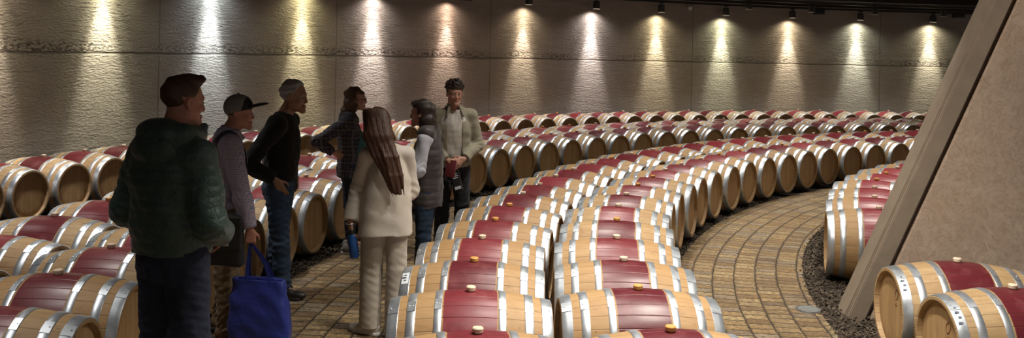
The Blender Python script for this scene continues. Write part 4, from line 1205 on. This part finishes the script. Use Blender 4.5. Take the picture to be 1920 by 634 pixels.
M['white_sole'] = plain('white_sole', (.66, .64, .60), .6)

def person_vest():
    p = Person('person in a dark quilted vest over pale sleeves and jeans, facing left', (-.725, 8.0, FL), -82, 1.65, -78, head_fwd=.03)
    k = p.k
    p.set(elL=p.W(-.055, -.255, 1.075), wrL=p.W(-.295, -.15, 1.06), elR=p.W(-.06, .22, 1.06), wrR=p.W(-.26, .06, 1.12), anL=p.W(.0, -.09, .085), anR=p.W(-.05, .10, .085), knL=p.W(-.01, -.09, .47), knR=p.W(-.03, .09, .47))
    p.body(SK['fair'], {'L': dict(d=p.W(-.9, .35, .35), n=p.W(.15, .6, .8), curl=.6), 'R': dict(d=p.W(-.7, -.45, .4), n=p.W(.5, -.5, .6), curl=.6)}, woman=True)
    c, r = p.hd, .24
    p.custom('hair', HR['dark'], [(p.hell((0, -.020, .048), (.090, .110, .097)), .02), (p.hell((.058, -.045, -.05), (.040, .062, .085)), .03), (p.hell((-.058, -.045, -.05), (.040, .062, .085)), .03), (p.hell((0, -.095, -.085), (.085, .055, .12)), .03), (p.hell((0, -.115, -.185), (.080, .050, .085)), .03),
             (p.hell((0, .060, .092), (.058, .044, .036)), .02)],
             c + V3(-.2, -.26, -.34), c + V3(.2, .2, .2), .0045, (.006, 60, 12), clips=[p.headspace(lambda x, y, z: np.maximum(np.where(z < .06, y - .022, y - .115), np.where(y > .02, .055 - z, -1)))])
    p.brows(HR['dark'])
    ssec = [(.98, 0, 0, .15, .115), (1.10, 0, 0, .15, .115), (1.28, 0, -.005, .160, .118), (1.385, 0, -.015, .155, .095), (1.45, 0, -.015, .085, .075), (1.49, 0, .0, .062, .065)]
    p.top(M['pale_knit'], ssec, (.064, .066, .050), name='sweater', amp=.004, k_sh=.04, seed=61, neck=(1.53, .053, .07))
    q = (.005, .062)
    sec = [(.775, 0, .0, .185, .145), (.90, 0, 0, .190, .152), (1.08, 0, 0, .180, .148), (1.28, 0, -.005, .185, .150), (1.375, 0, -.012, .160, .118), (1.45, 0, -.012, .098, .088), (1.515, 0, .005, .076, .078)]
    sub = []
    for q_ in 'LR':
        s0 = p.J['sh' + q_]; sgn = -1 if q_ == 'L' else 1
        sub.append((ell(s0 + V3(sgn * .055, .01, -.075), (.050, .080, .115)), .012))
    v = p.top(M['vest'], sec, (.05, .05, .05), name='vest', quilt=q, amp=.004, seed=62, neck=(1.55, .060, .08), arms='', sub=sub, extra=[(caps((-.135, -.015, 1.370), (.135, -.015, 1.370), .080), .05)])
    p.trousers(M['mid_denim'], hip=.100, knee=.070, hem=.060, pel=(.165, .125), seed=65)
    for s_ in 'LR': p.shoe(s_, M['black_leather'], 0, length=.26)
    return p
M['pale_knit'] = cloth_mat('pale_grey_knit', (.42, .43, .48), .85, fold=.4, var=.1)
M['vest'] = cloth_mat('charcoal_brown_vest', (.042, .034, .032), .6, fold=.3)

def person_far():
    p = Person('person with dark curly hair in an open olive jacket over a white shirt', (-.60, 9.6, FL), 168, 1.765, 164, head_fwd=.0)
    k = p.k
    p.set(elL=(-.265, .00, 1.11), elR=(.265, .00, 1.11), wrL=(-.085, .215, .985), wrR=(.075, .225, .965))
    p.body(SK['fair'], {'L': dict(d=(.75, .30, -.30), n=(.1, -.8, -.1), curl=.75), 'R': dict(d=(-.75, .25, -.35), n=(-.1, -.8, -.1), curl=.75)})
    c, r = p.hd, .21
    P = [(p.hell((0, -.012, .060), (.088, .106, .092)), .01)]
    rg = np.random.default_rng(4)
    for _ in range(70):
        a, b = rg.uniform(0, 2 * PI), rg.uniform(.05, 1.25)
        d = (math.cos(a) * math.cos(b), math.sin(a) * math.cos(b), math.sin(b))
        if d[1] > .55 and d[2] < .45: continue
        P.append((p.hell((d[0] * .085, -.012 + d[1] * .104, .062 + d[2] * .094), (.021, .021, .019)), .006))
    p.custom('hair', HR['dark'], P, c - r, c + r, .0045, (.003, 130, 7), clips=[p.headspace(lambda x, y, z: np.maximum(np.where(y > .02, .058 - z, -(z + .04) + np.maximum(y + .03, 0) * 1.5), y - .125))])
    p.brows(HR['dark'])
    tsec = [(.90, 0, 0, .165, .122), (1.08, 0, 0, .160, .124), (1.28, 0, -.002, .177, .136), (1.385, 0, -.008, .168, .115), (1.45, 0, -.010, .105, .092), (1.50, 0, .0, .076, .080)]
    p.top(M['white_tee'], tsec, (.06, .055, .05), name='shirt', amp=.003, seed=71, neck=(1.52, .064, .075), arms='')
    sec = [(.88, 0, 0, .195, .145), (1.0, 0, 0, .190, .145), (1.10, 0, -.004, .186, .145), (1.28, 0, -.010, .200, .150), (1.385, 0, -.018, .18, .115), (1.45, 0, -.02, .112, .092), (1.51, 0, -.01, .080, .080)]
    wedge = Matrix.Rotation(0, 3, 'Z')
    p.top(M['olive'], sec, (.066, .062, .050), amp=.004, k_sh=.045, seed=72, neck=(1.55, .062, .10), cuff=.93, sub=[(rbox((0, .17, 1.20), (.075, .16, .50), .02), .01), (loft([(.80, 0, 0, .172, .124), (1.08, 0, 0, .165, .124), (1.28, 0, -.005, .182, .134), (1.385, 0, -.015, .168, .10)]), .004)])
    for sgn in (-1, 1):
        bm = bmesh.new()
    p.custom('collar', M['olive'], [(caps((s_ * .055, .055, 1.515), (s_ * .088, .105, 1.425), .016, .012), .01) for s_ in (-1, 1)] + [(caps((s_ * .055, .055, 1.515), (s_ * .05, -.065, 1.535), .015), .015) for s_ in (-1, 1)] + [(caps((-.05, -.065, 1.535), (.05, -.065, 1.535), .015), .015)], (-.2, -.2, 1.35), (.2, .2, 1.62), .0045)
    p.trousers(M['dark_trousers'], hip=.104, knee=.080, hem=.070, pel=(.165, .12), seed=75)
    for s_ in 'LR': p.shoe(s_, M['black_leather'], 8 if s_ == 'R' else -8)
    return p
M['white_tee'] = cloth_mat('white_jersey', (.55, .51, .46), .85, fold=.4, var=.06)
M['olive'] = cloth_mat('olive_beige_cotton', (.27, .245, .175), .85, fold=.5)
M['dark_trousers'] = cloth_mat('near_black_trousers', (.012, .012, .016), .85, fold=.4)

PG = person_green(); PC = person_cap(); PB = person_black(); PP = person_plaid(); PW = person_beige(); PV = person_vest(); PF = person_far()

# ------------------------------------------------------------------ things they carry
M['tote'] = cloth_mat('royal_blue_nonwoven', (.010, .022, .20), .55, fold=.5, var=.15)
M['bottle_blue'] = plain('blue_bottle', (.012, .085, .30), .35)
M['teal'] = plain('teal_folder_cover', (.03, .13, .12), .5)
M['paper'] = plain('paper', (.62, .60, .56), .7)
M['slate_blue'] = plain('slate_blue_cover', (.30, .34, .38), .55)
M['maroon'] = plain('maroon_cover', (.17, .025, .03), .55)
M['bag_black'] = cloth_mat('black_nylon', (.008, .008, .009), .6, fold=.4)

def world_hand(p, q):
    l = p.J['palm' + q]; c, n = math.cos(p.yaw), math.sin(p.yaw)
    o = p.root.location
    return Vector((o.x + l[0] * c + l[1] * n, o.y - l[0] * n + l[1] * c, o.z + l[2]))

def tote():
    h = world_hand(PC, 'R')
    base = Vector((h.x + .085, h.y - .045, FL))
    root = empty('tote_bag', base, math.radians(-6))
    tag(root, 'royal blue tote bag hanging from the hand of the person in a cap', 'bag')
    zt, zb = .475, .022
    v = Vox((-.30, -.18, -.02), (.30, .18, .56), .006)
    v.add(loft([(zb, .02, 0, .200, .075), (.12, .02, 0, .215, .085), (.30, .0, 0, .205, .070), (zt, -.005, 0, .190, .040)], power=5.0), .01)
    v.warp(.006, 16, 4); v.warp(.003, 45, 8)
    v.add(rbox((-.005, 0, zt + .005), (.165, .016, .035), .012), .02, sub=True)
    v.mesh('bag', M['tote'], root, 1)
    hl = h - base; a = root.rotation_euler.z
    hl = Matrix.Rotation(-a, 3, 'Z') @ hl
    for sy in (-1, 1):
        pts = []
        for t in np.linspace(0, 1, 15):
            ang = PI * t
            x = -.085 * math.cos(ang) * (1 - .82 * math.sin(ang) ** 2) + (hl.x) * math.sin(ang) ** 1.5
            z = zt - .06 + (hl.z - .012 - zt + .06) * math.sin(ang) ** .8
            y = sy * .037 * (1 - math.sin(ang) ** .7) + hl.y * math.sin(ang) ** 1.2 + sy * .004
            pts.append((x, y, z))
        bm = bmesh.new()
        for off in (0,):
            ring = []
            for i, q in enumerate(pts):
                q = Vector(q); d = (Vector(pts[min(i + 1, 14)]) - Vector(pts[max(i - 1, 0)])).normalized()
                w = Vector((0, 1, 0)).cross(d).normalized() * .012 * (1 - .45 * math.sin(PI * i / 14)); n = d.cross(w).normalized() * .0016
                ring.append([bm.verts.new(q + w + n), bm.verts.new(q - w + n), bm.verts.new(q - w - n), bm.verts.new(q + w - n)])
            for r0, r1 in zip(ring, ring[1:]):
                for i in range(4): bm.faces.new((r0[i], r0[(i + 1) % 4], r1[(i + 1) % 4], r1[i]))
            bm.faces.new(ring[0][::-1]); bm.faces.new(ring[-1])
        bmesh.ops.recalc_face_normals(bm, faces=bm.faces)
        obj('handle', bm, M['tote'], root)
tote()

def shoulder_bag():
    p = PC
    root = empty('shoulder_bag', (p.root.location.x, p.root.location.y, 0)); root.rotation_euler.z = p.root.rotation_euler.z
    tag(root, 'black shoulder bag on a wide strap at the hip of the person in a cap', 'bag')
    W = p.W
    v = Vox(V3(*W(.08, -.27, .76)) - .26, V3(*W(.08, -.27, .76)) + .26, .006)
    R = Matrix.Rotation(p.yaw, 3, 'Z')
    v.add(rbox(W(.075, -.275, .765), (.125, .050, .185), .035, R), .01); v.warp(.006, 22, 3)
    v.mesh('bag', M['bag_black'], root, 1)
    v = Vox(V3(*W(.08, -.30, .78)) - .24, V3(*W(.08, -.30, .78)) + .24, .006)
    v.add(rbox(W(.075, -.322, .82), (.120, .016, .115), .013, R), .01); v.warp(.003, 25, 5)
    v.mesh('flap', M['bag_black'], root, 1)
    bm = bmesh.new(); add_box(bm, W(.085, -.341, .745), (.05, .008, .018), R, .003); obj('buckle', bm, M['steel'], root)
    # strap: up the back, over the right shoulder, down the front
    bm = bmesh.new(); ring = []
    sh = p.J['shR']
    # over the right shoulder: front hip -> chest -> top of the shoulder -> shoulder blade -> back hip (local coordinates)
    pts = [(.17, .03, .93), (.15, .080, 1.08), (.125, .114, 1.24), (.108, .098, 1.40), (.100, .050, 1.510), (.098, -.02, 1.556), (.104, -.112, 1.512), (.116, -.168, 1.39), (.13, -.182, 1.20), (.15, -.160, 1.05), (.18, -.12, .93)]
    for i, q in enumerate(pts):
        q = Vector(q) * p.k; d = (Vector(pts[min(i + 1, len(pts) - 1)]) - Vector(pts[max(i - 1, 0)])).normalized()
        w = Vector((.85, 0, 0)) - d * d.x * .85; w = w.normalized() * .042; n = w.cross(d).normalized() * .006
        ring.append([bm.verts.new(q + w + n), bm.verts.new(q - w + n), bm.verts.new(q - w - n), bm.verts.new(q + w - n)])
    for r0, r1 in zip(ring, ring[1:]):
        for i in range(4): bm.faces.new((r0[i], r0[(i + 1) % 4], r1[(i + 1) % 4], r1[i]))
    bm.faces.new(ring[0][::-1]); bm.faces.new(ring[-1]); bmesh.ops.recalc_face_normals(bm, faces=bm.faces)
    o = obj('strap', bm, M['bag_black'], root)
    m = o.modifiers.new('s', 'SUBSURF'); m.levels = 2; m.render_levels = 2
shoulder_bag()

def bottle():
    h = world_hand(PW, 'L')
    root = empty('water_bottle', (h.x + .012, h.y - .012, h.z - .175), 0); root.rotation_euler = (math.radians(4), math.radians(-7), 0)
    tag(root, 'blue water bottle held low in the hand of the long-haired person', 'bottle')
    bm = bmesh.new(); rings = lathe(bm, [(0.0, .001), (0, .030), (.006, .034), (.14, .034), (.165, .026), (.175, .020), (.18, .001)], 24, axis='z'); bmesh.ops.recalc_face_normals(bm, faces=bm.faces); obj('flask', bm, M['bottle_blue'], root)
    bm = bmesh.new(); rings = lathe(bm, [(.174, .001), (.174, .022), (.20, .022), (.205, .019), (.205, .001)], 24, axis='z'); bmesh.ops.recalc_face_normals(bm, faces=bm.faces); obj('lid', bm, M['black_metal'], root)
bottle()

def booklet(name, label, cat, loc, rot, size, cover, pages=True):
    root = empty(name, loc); root.rotation_euler = rot
    tag(root, label, cat)
    w, h, t = size
    for z in (-1, 1):
        bm = bmesh.new(); add_box(bm, (0, 0, z * (t / 2 - .001)), (w, h, .002), bevel=.0008); obj('cover', bm, cover, root)
    bm = bmesh.new(); add_box(bm, (.003, 0, 0), (w - .010, h - .008, t - .004)); obj('pages', bm, M['paper'], root)
    bm = bmesh.new(); add_box(bm, (-w / 2, 0, 0), (.002, h, t), bevel=.0006); obj('spine', bm, cover, root)
    return root
hp_ = world_hand(PP, 'L')
booklet('folder', 'teal folder held tilted at the chest of the person in a plaid shirt', 'folder', (hp_.x - .02, hp_.y - .035, hp_.z + .075), (math.radians(72), math.radians(-38), math.radians(28)), (.16, .26, .012), M['teal'])
hv = world_hand(PV, 'L')
booklet('notebook', 'slate blue notebook held in front of the person in a dark vest', 'notebook', (hv.x + .02, hv.y + .045, hv.z + .10), (math.radians(82), math.radians(14), math.radians(-30)), (.15, .22, .014), M['slate_blue'])
hf = (world_hand(PF, 'L') + world_hand(PF, 'R')) / 2
booklet('notebook', 'maroon notebook held low by the person with curly hair', 'notebook', (hf.x - .055, hf.y - .035, hf.z - .045), (math.radians(84), math.radians(4), math.radians(-12)), (.105, .175, .014), M['maroon'])
def pouch():
    o = PF.root.location
    root = empty('hanging_pouch', (o.x + .055, o.y - .20, FL))
    tag(root, 'narrow dark pouch with a pale printed strip hanging at the thigh of the curly-haired person', 'pouch')
    R = Matrix.Rotation(math.radians(-16), 3, 'Y')
    v = Vox((-.16, -.1, .55), (.16, .1, .98), .005)
    v.add(rbox((0, 0, .76), (.050, .022, .115), .018, R), .01); v.warp(.002, 40, 3); v.mesh('pouch', M['bag_black'], root, 1)
    bm = bmesh.new()
    for z, w in ((.835, .05), (.815, .062), (.795, .05), (.69, .066)): add_box(bm, R @ Vector((0, -.0235, z - .76)) + Vector((0, 0, .76)), (w, .002, .010 if z > .7 else .03), R)
    obj('printed_strip', bm, M['sticker'], root)
    bm = bmesh.new(); tube(bm, [R @ Vector((-.01, 0, .11)) + Vector((0, 0, .76)), (-.03, .03, .92), (-.045, .06, .985)], .004, 8); obj('cord', bm, M['bag_black'], root)
pouch()
# ------------------------------------------------------------------ light over the rows
def overhead(r, degs, power, angle, col=(1.0, .94, .84), z=4.15, blend=.8, dr=0.0):
    for d in degs:
        spot('downlight', pol(r, d, z), pol(r + dr, d, 0), power, col, angle, blend, .06)
overhead(13.2, [190, 183, 176], 92, 80)
overhead(13.2, [169, 162, 155, 148, 141, 134, 127, 120, 113], 132, 80)
overhead(17.0, [186, 180], 95, 64, col=(1.0, .96, .90))
overhead(17.0, [174, 168, 162, 156, 150, 144, 138, 132, 126, 120, 114, 108], 140, 64, col=(1.0, .96, .90))
overhead(19.15, [174, 168, 162, 156, 150, 144, 138, 132, 126, 120, 114, 108, 102, 97], 150, 74, col=(1.0, .95, .92), z=3.5)
overhead(10.3, [165, 155, 146, 138], 150, 66)
overhead(11.7, [170, 160, 150], 70, 66, z=4.1)
overhead(11.9, [181, 187], 200, 110, z=4.1)
spot('downlight', pol(13.0, 184, 4.15), pol(8.3, 172, 1.7), 260, (1.0, .92, .82), 80, 1.0, .06)  # added fill aimed at the buttress face to brighten it; no known lamp here
w = bpy.data.worlds.new('World'); SC.world = w; w.use_nodes = True
w.node_tree.nodes['Background'].inputs[0].default_value = (1.0, .88, .76, 1)
w.node_tree.nodes['Background'].inputs[1].default_value = .09

# ------------------------------------------------------------------ camera
cam = bpy.data.cameras.new('Camera'); co = bpy.data.objects.new('Camera', cam); COL.objects.link(co)
cam.sensor_fit = 'HORIZONTAL'; cam.sensor_width = 36.0; cam.lens = 1705.6 / 1920 * 36
cam.shift_y = -(317 - 100.15) / 1920
cam.clip_start = .05; cam.clip_end = 200
co.matrix_world = Matrix.Translation((0, 0, CAM_H)) @ Matrix.Rotation(PI / 2, 4, 'X') @ Matrix.Rotation(0.022, 4, 'Z')
SC.camera = co
SC.view_settings.view_transform = 'Standard'; SC.view_settings.look = 'None'
SC.view_settings.exposure = 1.1; SC.view_settings.gamma = 1.0; SC.view_settings.use_curve_mapping = False
